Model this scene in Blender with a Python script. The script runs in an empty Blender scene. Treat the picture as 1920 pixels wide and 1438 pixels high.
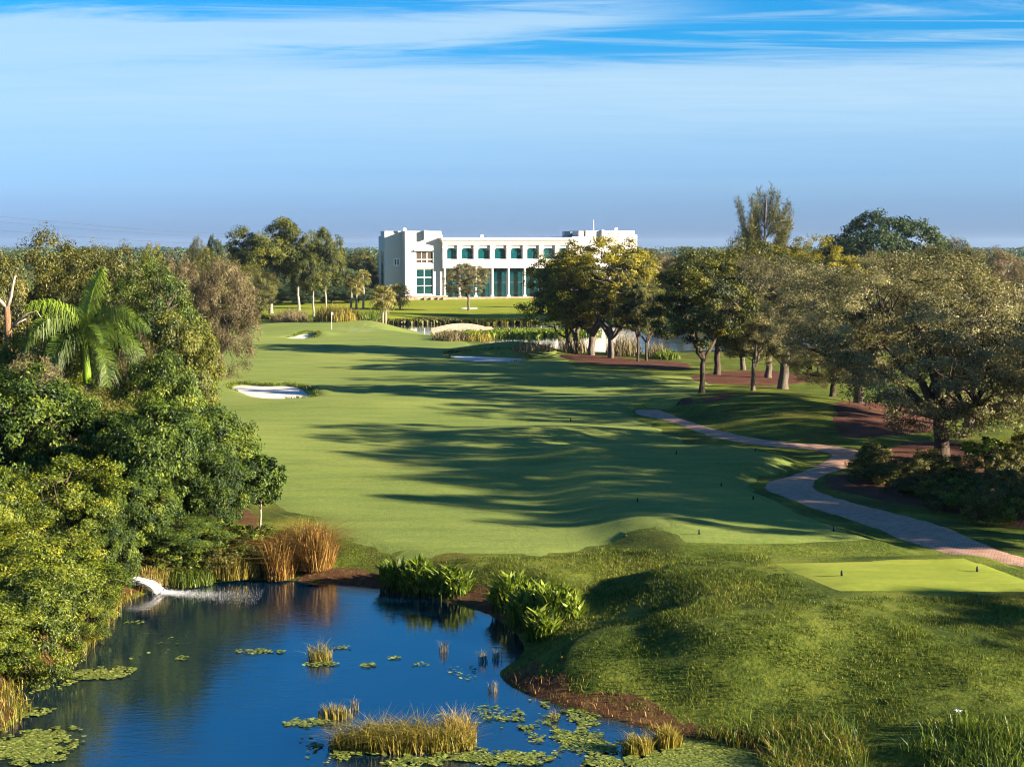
import bpy, bmesh, math, random
import numpy as np
from mathutils import Vector, Matrix
from mathutils.geometry import delaunay_2d_cdt

# ------------------------------------------------------------------ camera, sky, sun, exposure
SC = bpy.context.scene
C = SC.collection
F, CX, CY, HOR, H = 2900.0, 960.0, 719.0, 465.0, 10.7      # focal length (px of the photo), centre, horizon row, eye height
PITCH = math.atan((CY - HOR) / F)
cam_d = bpy.data.cameras.new('camera'); cam = bpy.data.objects.new('camera', cam_d); C.objects.link(cam)
cam_d.sensor_width = 36.0; cam_d.lens = 36.0 * F / 1920.0
cam_d.clip_start = 0.5; cam_d.clip_end = 20000
cam.location = (0, 0, H); cam.rotation_euler = (math.pi / 2 - PITCH, 0, 0)
SC.camera = cam

SUN_EL, SUN_BACK = math.radians(17.0), math.radians(19.0)
SUN = Vector((math.cos(SUN_BACK) * math.cos(SUN_EL), -math.sin(SUN_BACK) * math.cos(SUN_EL), math.sin(SUN_EL)))
sd = bpy.data.lights.new('sun', 'SUN'); sd.energy = 5.0; sd.angle = math.radians(0.5); sd.color = (1.0, 0.86, 0.66)
so = bpy.data.objects.new('sun', sd); C.objects.link(so); so.rotation_euler = SUN.to_track_quat('Z', 'Y').to_euler(); so.location = (60, -20, 60)

W = bpy.data.worlds.new('World'); SC.world = W; W.use_nodes = True
wt = W.node_tree; wt.nodes.clear()
def wn(t, **k):
    n = wt.nodes.new(t)
    for a, b in k.items(): setattr(n, a, b)
    return n
def wl(a, b): wt.links.new(a, b)
def wmath(op, a, b=None, c=None, clamp=False):
    n = wn('ShaderNodeMath', operation=op, use_clamp=clamp)
    for i, v in enumerate((a, b, c)):
        if v is None: continue
        if isinstance(v, (int, float)): n.inputs[i].default_value = v
        else: wl(v, n.inputs[i])
    return n.outputs[0]
def wstep(x, lo, hi):
    n = wn('ShaderNodeMapRange', interpolation_type='SMOOTHSTEP'); wl(x, n.inputs[0])
    n.inputs[1].default_value = lo; n.inputs[2].default_value = hi
    return n.outputs[0]
sky = wn('ShaderNodeTexSky', sky_type='NISHITA', sun_disc=False, sun_elevation=SUN_EL, sun_rotation=math.atan2(SUN.x, SUN.y),
         altitude=0.0, air_density=1.0, dust_density=0.15, ozone_density=3.0)
tc = wn('ShaderNodeTexCoord'); sep = wn('ShaderNodeSeparateXYZ'); wl(tc.outputs['Generated'], sep.inputs[0])
zc = wmath('MAXIMUM', sep.outputs[2], 0.004)
# a clear-day colour: take the warm cast out of the low sky
tint = wn('ShaderNodeMix', data_type='RGBA', blend_type='MULTIPLY'); tint.inputs[0].default_value = 1.0
rmp = wn('ShaderNodeValToRGB'); wl(sep.outputs[2], rmp.inputs[0])
for k, (p, c) in enumerate(((0.0, (0.085, 0.18, 0.58)), (0.018, (0.20, 0.335, 0.78)), (0.04, (0.275, 0.435, 0.85)), (0.07, (0.225, 0.45, 0.83)), (0.13, (0.06, 0.50, 0.84)), (0.5, (0.06, 0.48, 0.84)))):
    e = rmp.color_ramp.elements[k] if k < 2 else rmp.color_ramp.elements.new(p)
    e.position = p; e.color = c + (1,)
wl(sky.outputs[0], tint.inputs[6]); wl(rmp.outputs[0], tint.inputs[7])
# thin high cloud on a flat layer overhead: direction projected on the layer
dv = wmath('ADD', zc, 0.02)
px_ = wmath('DIVIDE', sep.outputs[0], dv); py_ = wmath('DIVIDE', sep.outputs[1], dv)
comb = wn('ShaderNodeCombineXYZ'); wl(px_, comb.inputs[0]); wl(py_, comb.inputs[1])
def cloud_noise(scale, rot, sc, detail, dist, rough=0.55):
    mp = wn('ShaderNodeMapping'); mp.inputs['Scale'].default_value = sc; mp.inputs['Rotation'].default_value = (0, 0, rot)
    wl(comb.outputs[0], mp.inputs[0])
    nz = wn('ShaderNodeTexNoise'); nz.inputs['Scale'].default_value = scale; nz.inputs['Detail'].default_value = detail
    nz.inputs['Roughness'].default_value = rough; nz.inputs['Distortion'].default_value = dist
    wl(mp.outputs[0], nz.inputs['Vector']); return nz.outputs[0]
n1 = cloud_noise(0.55, 0.25, (0.55, 0.9, 1), 6, 0.5)
n2 = cloud_noise(0.9, 0.75, (0.35, 1.6, 1), 7, 0.9, 0.6)
n3 = cloud_noise(0.25, 0.1, (0.8, 0.5, 1), 3, 0.2)
n4 = cloud_noise(1.6, 0.12, (0.45, 1.3, 1), 8, 1.2, 0.65)
# a veil of thin cloud between about 3 and 7 degrees, its upper edge slightly frayed
zz = wmath('ADD', zc, wmath('ADD', wmath('MULTIPLY', wmath('SUBTRACT', n4, 0.5), 0.030), wmath('MULTIPLY', wmath('SUBTRACT', n3, 0.5), 0.030)))
veil = wmath('MULTIPLY', wstep(zc, 0.02, 0.10), wmath('SUBTRACT', 1.0, wstep(zz, 0.108, 0.126)))
# a feathered band of cirrus above it, reaching in from the left
xx = wmath('ADD', sep.outputs[0], 0.15)
tt = wmath('ABSOLUTE', wmath('SUBTRACT', zc, wmath('ADD', 0.132, wmath('MULTIPLY', xx, 0.055))))
hw = wmath('SUBTRACT', 0.019, wmath('MULTIPLY', xx, 0.030))
tt = wmath('ADD', tt, wmath('MULTIPLY', wmath('SUBTRACT', n4, 0.5), 0.040))
band = wmath('MULTIPLY', wmath('SUBTRACT', 1.0, wstep(wmath('SUBTRACT', tt, hw), -0.014, 0.003)), wmath('SUBTRACT', 1.0, wstep(sep.outputs[0], 0.03, 0.16)))
n6 = cloud_noise(1.5, 1.0, (0.22, 1.5, 1), 6, 0.7, 0.6)
wisps = wmath('MULTIPLY', wmath('MAXIMUM', wstep(n2, 0.53, 0.70), wstep(n6, 0.56, 0.70)), wstep(zc, 0.10, 0.125))
thin = wmath('ADD', 0.55, wmath('MULTIPLY', n4, 0.35))
n5 = cloud_noise(0.16, 0.05, (0.35, 1.0, 1), 5, 0.6, 0.5)
veil = wmath('MULTIPLY', veil, wmath('ADD', wmath('MULTIPLY', n4, 0.35), wmath('ADD', -0.05, wmath('MULTIPLY', n5, 1.1))))
cl = wmath('MAXIMUM', veil, wmath('MULTIPLY', wisps, 0.6), clamp=True)
cl = wmath('MAXIMUM', cl, wmath('MULTIPLY', band, thin), clamp=True)
cm = wn('ShaderNodeMix', data_type='RGBA'); wl(cl, cm.inputs[0]); wl(tint.outputs[2], cm.inputs[6]); cm.inputs[7].default_value = (2.6, 3.6, 4.35, 1)
bg = wn('ShaderNodeBackground'); bg.inputs['Strength'].default_value = 0.05
wl(cm.outputs[2], bg.inputs['Color'])
wo = wn('ShaderNodeOutputWorld'); wl(bg.outputs[0], wo.inputs['Surface'])

vs = SC.view_settings; vs.view_transform = 'Standard'; vs.look = 'None'; vs.gamma = 1.0; vs.exposure = 2.2; vs.use_curve_mapping = False
cy = SC.cycles; cy.max_bounces = 4; cy.diffuse_bounces = 2; cy.glossy_bounces = 2; cy.transmission_bounces = 3; cy.transparent_max_bounces = 4; cy.use_adaptive_sampling = True; cy.adaptive_threshold = 0.015
cy.volume_bounces = 0; cy.use_denoising = True; cy.filter_width = 1.1; cy.caustics_reflective = False; cy.caustics_refractive = False; cy.sample_clamp_indirect = 4.0

# ------------------------------------------------------------------ helpers
rng = np.random.default_rng(7)
def DY(py, z=0.0):                       # distance along +Y of a ground point seen on photo row py
    return (H - z) / math.tan(PITCH + math.atan((py - CY) / F))
def XA(px, y, z=0.0):                    # world x of a point at distance y seen in photo column px
    return (px - CX) / F * (y * math.cos(PITCH) + (H - z) * math.sin(PITCH))
def ZA(py, y): return H - y * math.tan(PITCH + math.atan((py - CY) / F))
def PPM(y): return F / (y * math.cos(PITCH) + 1.0)          # photo pixels per metre at distance y
def P(px, py, z=0.0):
    y = DY(py, z); return (XA(px, y, z), y)
def PL(pts, z=0.0): return np.array([P(a, b, z) for a, b in pts])
def smooth_poly(p, n=6, closed=True):    # Catmull-Rom through the points
    p = np.asarray(p, float); m = len(p); out = []
    for i in range(m if closed else m - 1):
        if closed: a, b, c, d = p[i - 1], p[i], p[(i + 1) % m], p[(i + 2) % m]
        else: a, b, c, d = p[max(i - 1, 0)], p[i], p[i + 1], p[min(i + 2, m - 1)]
        for k in range(n):
            t = k / n
            out.append(0.5 * ((2 * b) + (c - a) * t + (2 * a - 5 * b + 4 * c - d) * t * t + (3 * b - a - 3 * c + d) * t ** 3))
    if not closed: out.append(p[-1])
    return np.array(out)
def sdf(poly, x, y):                     # signed distance, negative inside
    x = np.asarray(x, float); y = np.asarray(y, float); d = np.full(x.shape, 1e18); ins = np.zeros(x.shape, bool)
    m = len(poly)
    for i in range(m):
        ax, ay = poly[i]; bx, by = poly[(i + 1) % m]
        ex, ey = bx - ax, by - ay; wx, wy = x - ax, y - ay
        t = np.clip((wx * ex + wy * ey) / max(ex * ex + ey * ey, 1e-12), 0, 1)
        d = np.minimum(d, (wx - t * ex) ** 2 + (wy - t * ey) ** 2)
        if by != ay:
            c = ((ay > y) != (by > y)) & (x < (bx - ax) * (y - ay) / (by - ay) + ax)
            ins ^= c
    d = np.sqrt(d); return np.where(ins, -d, d)
def sstep(a, b, x): t = np.clip((x - a) / (b - a), 0, 1); return t * t * (3 - 2 * t)
def vnoise(x, y, seed=0):                # cheap smooth value noise
    xi = np.floor(x).astype(np.int64); yi = np.floor(y).astype(np.int64); fx = x - xi; fy = y - yi
    fx = fx * fx * (3 - 2 * fx); fy = fy * fy * (3 - 2 * fy)
    def h(a, b):
        n = (a * 374761393 + b * 668265263 + seed * 974634777) & 0xffffffff
        n = ((n ^ (n >> 13)) * 1274126177) & 0xffffffff
        return ((n ^ (n >> 16)) & 0xffff) / 65535.0
    return (h(xi, yi) * (1 - fx) + h(xi + 1, yi) * fx) * (1 - fy) + (h(xi, yi + 1) * (1 - fx) + h(xi + 1, yi + 1) * fx) * fy

# ------------------------------------------------------------------ materials
MATS = {}
class NT:
    def __init__(s, name):
        s.m = bpy.data.materials.new(name); s.m.use_nodes = True; s.t = s.m.node_tree; s.t.nodes.clear()
        s.o = s.n('ShaderNodeOutputMaterial'); s._tc = None
    def n(s, t, **k):
        x = s.t.nodes.new(t)
        for a, b in k.items(): setattr(x, a, b)
        return x
    def l(s, a, b): s.t.links.new(a, b)
    def pos(s, kind='Object'):
        if s._tc is None: s._tc = s.n('ShaderNodeTexCoord')
        return s._tc.outputs[kind]
    def noise(s, scale, detail=4, rough=0.55, dist=0.0, sc=None, rot=0.0, vec=None):
        v = vec or s.pos()
        if sc:
            mp = s.n('ShaderNodeMapping'); mp.inputs['Scale'].default_value = sc; mp.inputs['Rotation'].default_value = (0, 0, rot); s.l(v, mp.inputs[0]); v = mp.outputs[0]
        x = s.n('ShaderNodeTexNoise'); x.inputs['Scale'].default_value = scale; x.inputs['Detail'].default_value = detail
        x.inputs['Roughness'].default_value = rough; x.inputs['Distortion'].default_value = dist; s.l(v, x.inputs['Vector']); return x.outputs[0]
    def ramp(s, f, stops):
        r = s.n('ShaderNodeValToRGB'); s.l(f, r.inputs[0])
        for k, (p, c) in enumerate(stops):
            e = r.color_ramp.elements[k] if k < 2 else r.color_ramp.elements.new(p)
            e.position = p; e.color = tuple(c) + (1,)
        return r.outputs[0]
    def mix(s, f, a, b, bt='MIX'):
        x = s.n('ShaderNodeMix', data_type='RGBA', blend_type=bt)
        for i, v in ((0, f), (6, a), (7, b)):
            if isinstance(v, (int, float)): x.inputs[i].default_value = v
            elif isinstance(v, tuple): x.inputs[i].default_value = v + (1,)
            else: s.l(v, x.inputs[i])
        return x.outputs[2]
    def mth(s, op, a, b=0.0):
        x = s.n('ShaderNodeMath', operation=op)
        for i, v in enumerate((a, b)):
            if isinstance(v, (int, float)): x.inputs[i].default_value = v
            else: s.l(v, x.inputs[i])
        return x.outputs[0]
    def bump(s, h, strength, dist):
        b = s.n('ShaderNodeBump'); b.inputs['Strength'].default_value = strength; b.inputs['Distance'].default_value = dist; s.l(h, b.inputs['Height']); return b.outputs[0]
    def bsdf(s, col, rough=0.8, spec=0.2, normal=None, metal=0.0):
        b = s.n('ShaderNodeBsdfPrincipled')
        if isinstance(col, tuple): b.inputs['Base Color'].default_value = col + (1,)
        else: s.l(col, b.inputs['Base Color'])
        b.inputs['Roughness'].default_value = rough; b.inputs['Specular IOR Level'].default_value = spec; b.inputs['Metallic'].default_value = metal
        if normal is not None: s.l(normal, b.inputs['Normal'])
        return b
    def done(s, sh):
        s.l(sh, s.o.inputs['Surface']); MATS[s.m.name] = s.m; return s.m
def mat_plain(name, c, rough=0.7, spec=0.3, var=0.12, scale=3.0, metal=0.0, bump=0.0):
    t = NT(name); nz = t.noise(scale, 5)
    lo = tuple(v * (1 - var) for v in c); hi = tuple(min(1, v * (1 + var)) for v in c)
    b = t.bsdf(t.ramp(nz, ((0.3, lo), (0.7, hi))), rough, spec, t.bump(nz, bump, 0.05) if bump else None, metal)
    return t.done(b.outputs[0])
def mat_grass(name, cols, fine, stripe=None, bump=0.3, patch=0.06, dry=None):
    t = NT(name)
    a = t.noise(patch, 4, 0.6); b = t.noise(fine, 5, 0.7)
    f = t.mth('ADD', t.mth('MULTIPLY', a, 0.55), t.mth('MULTIPLY', b, 0.45))
    col = t.ramp(f, ((0.39, cols[0]), (0.5, cols[1]), (0.61, cols[2])))
    if dry:
        d = t.noise(0.13, 5, 0.65, 0.5); m = t.ramp(d, ((0.52, (0, 0, 0)), (0.68, (0.75, 0.75, 0.75)))); col = t.mix(m, col, dry)
    s = t.noise(0.55, 4, 0.6, 0.3, (0.35, 1.6, 1), 0.3); col = t.mix(0.8, col, t.ramp(s, ((0.32, (0.72, 0.78, 0.72)), (0.5, (1, 1, 1)), (0.7, (1.22, 1.14, 0.98)))), 'MULTIPLY')
    s2 = t.noise(0.09, 5, 0.65, 0.4); col = t.mix(t.ramp(s2, ((0.55, (0, 0, 0)), (0.72, (0.45, 0.45, 0.45)))), col, tuple(v * k for v, k in zip(cols[1], (1.35, 1.02, 0.9))))
    h = t.noise(fine * 1.7, 4, 0.7)
    bs = t.bsdf(col, 0.9, 0.08, t.bump(h, bump, 0.06))
    bs.inputs['Sheen Weight'].default_value = 0.08; bs.inputs['Sheen Roughness'].default_value = 0.5
    bs.inputs['Sheen Tint'].default_value = cols[2] + (1,)
    return t.done(bs.outputs[0])
def mat_leaf(name, cols, trans=0.3, gloss=0.12, rough=0.45, var=0.18):
    t = NT(name); at = t.n('ShaderNodeAttribute', attribute_name='tint'); oi = t.n('ShaderNodeObjectInfo')
    f = t.mth('ADD', t.mth('MULTIPLY', at.outputs['Fac'], 1.0), t.mth('MULTIPLY', t.mth('SUBTRACT', oi.outputs['Random'], 0.5), var))
    n = len(cols); col = t.ramp(f, tuple((0.08 + 0.84 * k / (n - 1), c) for k, c in enumerate(cols)))
    d = t.n('ShaderNodeBsdfDiffuse'); t.l(col, d.inputs['Color'])
    tr = t.n('ShaderNodeBsdfTranslucent'); t.l(t.mix(0.4, col, t.mix(1.0, col, (1.6, 1.5, 0.5), 'MULTIPLY')), tr.inputs['Color'])
    mx = t.n('ShaderNodeMixShader'); mx.inputs[0].default_value = trans; t.l(d.outputs[0], mx.inputs[1]); t.l(tr.outputs[0], mx.inputs[2])
    g = t.n('ShaderNodeBsdfGlossy'); g.inputs['Roughness'].default_value = rough; g.inputs['Color'].default_value = (0.75, 0.75, 0.7, 1)
    m2 = t.n('ShaderNodeMixShader'); m2.inputs[0].default_value = gloss * 0.12; t.l(mx.outputs[0], m2.inputs[1]); t.l(g.outputs[0], m2.inputs[2])
    return t.done(m2.outputs[0])
def mat_bark(name, c0, c1, scale=3.0):
    t = NT(name); nz = t.noise(scale, 6, 0.65, 0.3, (2.2, 2.2, 0.5))
    return t.done(t.bsdf(t.ramp(nz, ((0.3, c0), (0.7, c1))), 0.9, 0.1, t.bump(nz, 0.6, 0.06)).outputs[0])

mat_grass('rough_grass', ((0.024, 0.042, 0.006), (0.068, 0.095, 0.012), (0.150, 0.170, 0.024)), 7.0, bump=1.0, patch=0.3, dry=(0.105, 0.075, 0.020))
mat_grass('fairway_grass', ((0.105, 0.150, 0.030), (0.142, 0.185, 0.042), (0.190, 0.220, 0.050)), 4.5, bump=0.4, patch=0.045)
mat_grass('tee_grass', ((0.170, 0.210, 0.024), (0.205, 0.245, 0.032), (0.250, 0.270, 0.040)), 3.0, bump=0.08, patch=0.25)
mat_grass('green_grass', ((0.145, 0.190, 0.060), (0.165, 0.205, 0.070), (0.190, 0.225, 0.078)), 2.0, bump=0.05, patch=0.12)
mat_grass('lawn_grass', ((0.110, 0.150, 0.008), (0.160, 0.190, 0.012), (0.210, 0.220, 0.018)), 1.5, bump=0.3, patch=0.05)
t = NT('sand'); nz = t.noise(0.9, 6, 0.6); nf = t.noise(14, 3)
t.done(t.bsdf(t.ramp(nz, ((0.3, (0.52, 0.485, 0.44)), (0.7, (0.60, 0.565, 0.52)))), 0.95, 0.05, t.bump(nf, 0.4, 0.04)).outputs[0])
t = NT('mulch'); nz = t.noise(9, 6, 0.75); nl = t.noise(0.5, 4)
t.done(t.bsdf(t.mix(t.ramp(nl, ((0.45, (0, 0, 0)), (0.7, (0.5, 0.5, 0.5)))), t.ramp(nz, ((0.3, (0.030, 0.013, 0.008)), (0.55, (0.095, 0.038, 0.022)), (0.75, (0.18, 0.088, 0.052)))), (0.16, 0.075, 0.05)), 0.95, 0.1, t.bump(nz, 1.0, 0.08)).outputs[0])
t = NT('bank_soil'); nz = t.noise(5, 6, 0.75); nl = t.noise(1.2, 4)
t.done(t.bsdf(t.mix(t.ramp(nl, ((0.45, (0, 0, 0)), (0.7, (0.6, 0.6, 0.6)))), t.ramp(nz, ((0.3, (0.030, 0.013, 0.007)), (0.55, (0.095, 0.045, 0.020)), (0.75, (0.19, 0.11, 0.05)))), (0.13, 0.085, 0.03)), 0.95, 0.1, t.bump(nz, 1.0, 0.1)).outputs[0])
# brick pavers of the cart path
t = NT('pavers'); bk = t.n('ShaderNodeTexBrick'); mp = t.n('ShaderNodeMapping'); mp.inputs['Rotation'].default_value = (0, 0, 0.35); t.l(t.pos(), mp.inputs[0]); t.l(mp.outputs[0], bk.inputs['Vector'])
bk.inputs['Scale'].default_value = 1.0; bk.inputs['Brick Width'].default_value = 0.22; bk.inputs['Row Height'].default_value = 0.11; bk.inputs['Mortar Size'].default_value = 0.008
bk.inputs['Color1'].default_value = (0.38, 0.205, 0.135, 1); bk.inputs['Color2'].default_value = (0.48, 0.32, 0.225, 1); bk.inputs['Mortar'].default_value = (0.11, 0.08, 0.055, 1); bk.inputs['Bias'].default_value = 0.0
nl = t.noise(0.6, 5, 0.65)
col = t.mix(0.8, bk.outputs[0], t.ramp(nl, ((0.3, (0.78, 0.76, 0.76)), (0.7, (1.12, 1.08, 1.05)))), 'MULTIPLY')
t.done(t.bsdf(col, 0.85, 0.25, t.bump(bk.outputs[1], -0.4, 0.01)).outputs[0])
# pond water: deep blue, rippled
def mat_water(name, deep, ripple, scale, stretch, rough=0.03, ior=1.45):
    t = NT(name); a = t.noise(scale, 3, 0.55, 0.4, stretch); b = t.noise(scale * 3.3, 3, 0.6, 0.3, stretch); c = t.noise(0.25, 3, 0.5)
    amp = t.ramp(c, ((0.35, (0.35, 0.35, 0.35)), (0.65, (1, 1, 1))))
    hgt = t.mth('MULTIPLY', t.mth('ADD', a, t.mth('MULTIPLY', b, 0.35)), amp)
    bs = t.bsdf(deep, rough, 0.5, t.bump(hgt, ripple, 0.05)); bs.inputs['IOR'].default_value = ior
    return t.done(bs.outputs[0])
mat_water('pond_water', (0.0004, 0.0105, 0.024), 0.20, 2.6, (0.6, 1.7, 1), ior=3.4)
mat_water('lake_water', (0.002, 0.012, 0.018), 0.22, 1.2, (0.4, 1.6, 1), ior=1.6)
mat_leaf('leaf_oak', ((0.034, 0.034, 0.016), (0.120, 0.114, 0.046), (0.235, 0.215, 0.088), (0.36, 0.325, 0.15)), 0.34, 0.25, 0.5)
mat_leaf('leaf_ficus', ((0.010, 0.020, 0.007), (0.040, 0.052, 0.008), (0.105, 0.110, 0.010), (0.20, 0.165, 0.012)), 0.28, 0.2)
mat_leaf('leaf_golden', ((0.036, 0.040, 0.007), (0.125, 0.118, 0.012), (0.25, 0.225, 0.015), (0.37, 0.30, 0.02)), 0.3, 0.2)
mat_leaf('leaf_dark', ((0.009, 0.024, 0.005), (0.032, 0.064, 0.007), (0.090, 0.135, 0.011), (0.195, 0.235, 0.025)), 0.25, 0.22, 0.5)
mat_leaf('leaf_bright', ((0.009, 0.020, 0.003), (0.054, 0.086, 0.006), (0.145, 0.178, 0.011), (0.28, 0.27, 0.018)), 0.28, 0.25)
mat_leaf('leaf_olive', ((0.016, 0.020, 0.005), (0.056, 0.060, 0.009), (0.115, 0.112, 0.016), (0.19, 0.165, 0.03)), 0.24, 0.25)
mat_leaf('leaf_eucalypt', ((0.016, 0.028, 0.009), (0.055, 0.072, 0.014), (0.130, 0.140, 0.020), (0.235, 0.22, 0.03)), 0.28, 0.2)
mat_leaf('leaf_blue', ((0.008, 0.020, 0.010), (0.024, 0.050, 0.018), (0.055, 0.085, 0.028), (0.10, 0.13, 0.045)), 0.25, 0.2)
mat_leaf('twig_brown', ((0.042, 0.034, 0.018), (0.115, 0.092, 0.046), (0.19, 0.155, 0.078), (0.26, 0.215, 0.11)), 0.15, 0.1, 0.6)
mat_leaf('leaf_palm', ((0.020, 0.045, 0.006), (0.052, 0.090, 0.010), (0.115, 0.165, 0.020), (0.24, 0.34, 0.02)), 0.3, 0.3, 0.45)
mat_leaf('leaf_sabal', ((0.040, 0.046, 0.012), (0.11, 0.11, 0.022), (0.19, 0.17, 0.04), (0.30, 0.245, 0.09)), 0.28, 0.2)
mat_leaf('leaf_water', ((0.030, 0.055, 0.006), (0.085, 0.135, 0.012), (0.165, 0.22, 0.02), (0.26, 0.29, 0.035)), 0.3, 0.15, 0.5)
mat_leaf('leaf_lily', ((0.055, 0.075, 0.015), (0.125, 0.165, 0.03), (0.21, 0.255, 0.055), (0.32, 0.32, 0.09)), 0.2, 0.2, 0.4)
mat_leaf('blade_gold', ((0.070, 0.070, 0.012), (0.19, 0.165, 0.022), (0.33, 0.25, 0.05), (0.42, 0.31, 0.10)), 0.3, 0.15)
mat_leaf('blade_rust', ((0.070, 0.036, 0.010), (0.19, 0.105, 0.026), (0.33, 0.19, 0.05), (0.40, 0.27, 0.09)), 0.3, 0.1)
mat_leaf('blade_green', ((0.020, 0.042, 0.005), (0.060, 0.105, 0.010), (0.125, 0.175, 0.016), (0.25, 0.25, 0.035)), 0.3, 0.2)
mat_leaf('blade_rough', ((0.016, 0.032, 0.004), (0.060, 0.090, 0.010), (0.135, 0.165, 0.018), (0.26, 0.24, 0.05)), 0.3, 0.1)
mat_bark('bark_grey', (0.055, 0.045, 0.035), (0.17, 0.14, 0.11)); mat_bark('bark_dark', (0.030, 0.022, 0.016), (0.10, 0.075, 0.055))
mat_bark('bark_pale', (0.22, 0.18, 0.14), (0.42, 0.36, 0.29)); mat_bark('bark_rust', (0.12, 0.06, 0.03), (0.30, 0.18, 0.10))
mat_plain('palm_shaft', (0.16, 0.27, 0.015), 0.35, 0.4, 0.2, 1.5); mat_plain('palm_trunk', (0.27, 0.22, 0.17), 0.85, 0.1, 0.3, 4.0)
mat_plain('stucco', (0.55, 0.51, 0.475), 0.85, 0.15, 0.035, 0.35); mat_plain('stucco_trim', (0.59, 0.55, 0.51), 0.8, 0.15, 0.03, 0.5)
mat_plain('white_paint', (0.8, 0.79, 0.77), 0.5, 0.3, 0.03); mat_plain('roof_metal', (0.10, 0.13, 0.15), 0.5, 0.4, 0.2)
mat_plain('dark_room', (0.055, 0.035, 0.027), 0.5, 0.4, 0.2); mat_plain('stone_wall', (0.30, 0.22, 0.165), 0.9, 0.1, 0.35, 1.4, bump=0.5)
mat_plain('bridge_stone', (0.50, 0.37, 0.28), 0.9, 0.1, 0.30, 2.2, bump=0.6); mat_plain('black_plastic', (0.012, 0.012, 0.012), 0.4, 0.4, 0.2)
mat_plain('wire', (0.045, 0.05, 0.06), 0.6, 0.3, 0.1); mat_plain('flag_cloth', (0.75, 0.73, 0.68), 0.8, 0.1, 0.06); mat_plain('pipe_grey', (0.16, 0.15, 0.14), 0.6, 0.3, 0.2)
mat_plain('roof_tile', (0.30, 0.17, 0.12), 0.85, 0.1, 0.2); mat_plain('bird_white', (0.8, 0.79, 0.76), 0.7, 0.2, 0.04); mat_plain('bird_leg', (0.06, 0.05, 0.03), 0.6, 0.2, 0.1)
mat_plain('foam_white', (0.78, 0.78, 0.78), 0.6, 0.3, 0.06, 8.0)
def mat_glass(name, c, wav):
    t = NT(name); nz = t.noise(0.45, 3, 0.5, 0.6); b = t.bsdf(t.ramp(t.noise(0.2, 2), ((0.35, c), (0.7, tuple(v * 1.5 for v in c)))), 0.05, 0.9, t.bump(nz, wav, 0.2)); b.inputs['IOR'].default_value = 1.6
    return t.done(b.outputs[0])
mat_glass('teal_glass', (0.002, 0.030, 0.034), 0.06); mat_glass('arched_glass', (0.003, 0.045, 0.05), 0.35)
t = NT('jet_water'); nz = t.noise(9, 5, 0.7, 0.4, (1, 1, 1)); b = t.bsdf(t.ramp(nz, ((0.35, (0.30, 0.30, 0.29)), (0.62, (0.80, 0.80, 0.79)))), 0.25, 0.5, t.bump(nz, 0.8, 0.06)); b.inputs['Transmission Weight'].default_value = 0.15; t.done(b.outputs[0])

# ------------------------------------------------------------------ mesh helpers
def mesh_np(name, V, Q, tint=None, smooth=False, k=4):
    V = np.ascontiguousarray(V, np.float32); Q = np.ascontiguousarray(Q, np.int32).reshape(-1, k)
    me = bpy.data.meshes.new(name); me.vertices.add(len(V)); me.vertices.foreach_set('co', V.ravel())
    me.loops.add(Q.size); me.loops.foreach_set('vertex_index', Q.ravel()); me.polygons.add(len(Q))
    me.polygons.foreach_set('loop_start', np.arange(0, Q.size, k, dtype=np.int32))
    me.polygons.foreach_set('use_smooth', np.full(len(Q), smooth)); me.update(calc_edges=True)
    if tint is not None:
        a = me.attributes.new('tint', 'FLOAT', 'FACE'); a.data.foreach_set('value', np.ascontiguousarray(tint, np.float32))
    return me
class MB:                                # collects boxes, prisms and tubes into one mesh
    def __init__(s): s.v = []; s.f = []
    def add(s, vs, fs):
        o = len(s.v); s.v += [tuple(p) for p in vs]; s.f += [tuple(o + i for i in f) for f in fs]; return s
    def box(s, x0, x1, y0, y1, z0, z1):
        return s.add([(x0, y0, z0), (x1, y0, z0), (x1, y1, z0), (x0, y1, z0), (x0, y0, z1), (x1, y0, z1), (x1, y1, z1), (x0, y1, z1)],
                     [(0, 3, 2, 1), (4, 5, 6, 7), (0, 1, 5, 4), (1, 2, 6, 5), (2, 3, 7, 6), (3, 0, 4, 7)])
    def prism(s, pts, y0, y1):           # outline in x,z pushed along y
        n = len(pts); vs = [(a, y0, b) for a, b in pts] + [(a, y1, b) for a, b in pts]
        return s.add(vs, [tuple(range(n)), tuple(range(2 * n - 1, n - 1, -1))] + [(i, i + n, (i + 1) % n + n, (i + 1) % n) for i in range(n)])
    def tube(s, pts, rad, sides=6, cap=True):
        pts = [Vector(p) for p in pts]; n = len(pts); rings = []; up = Vector((0.13, 0.31, 0.94)).normalized(); a = None
        for i, p in enumerate(pts):
            d = (pts[min(i + 1, n - 1)] - pts[max(i - 1, 0)]).normalized()
            if a is None: a = d.cross(Vector((1, 0, 0)) if abs(d.x) < 0.8 else Vector((0, 1, 0))).normalized()
            else: a = (a - d * a.dot(d)).normalized()
            b = d.cross(a); r = rad[i] if hasattr(rad, '__len__') else rad
            rings.append([p + (a * math.cos(2 * math.pi * q / sides) + b * math.sin(2 * math.pi * q / sides)) * r for q in range(sides)])
        fs = []
        for i in range(n - 1):
            for q in range(sides): fs.append((i * sides + q, i * sides + (q + 1) % sides, (i + 1) * sides + (q + 1) % sides, (i + 1) * sides + q))
        if cap: fs += [tuple(range(sides - 1, -1, -1)), tuple((n - 1) * sides + q for q in range(sides))]
        return s.add([v for r in rings for v in r], fs)
    def mesh(s, name, smooth=False):
        me = bpy.data.meshes.new(name); me.from_pydata(s.v, [], s.f); me.update()
        if smooth: me.polygons.foreach_set('use_smooth', np.full(len(me.polygons), True))
        return me
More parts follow.
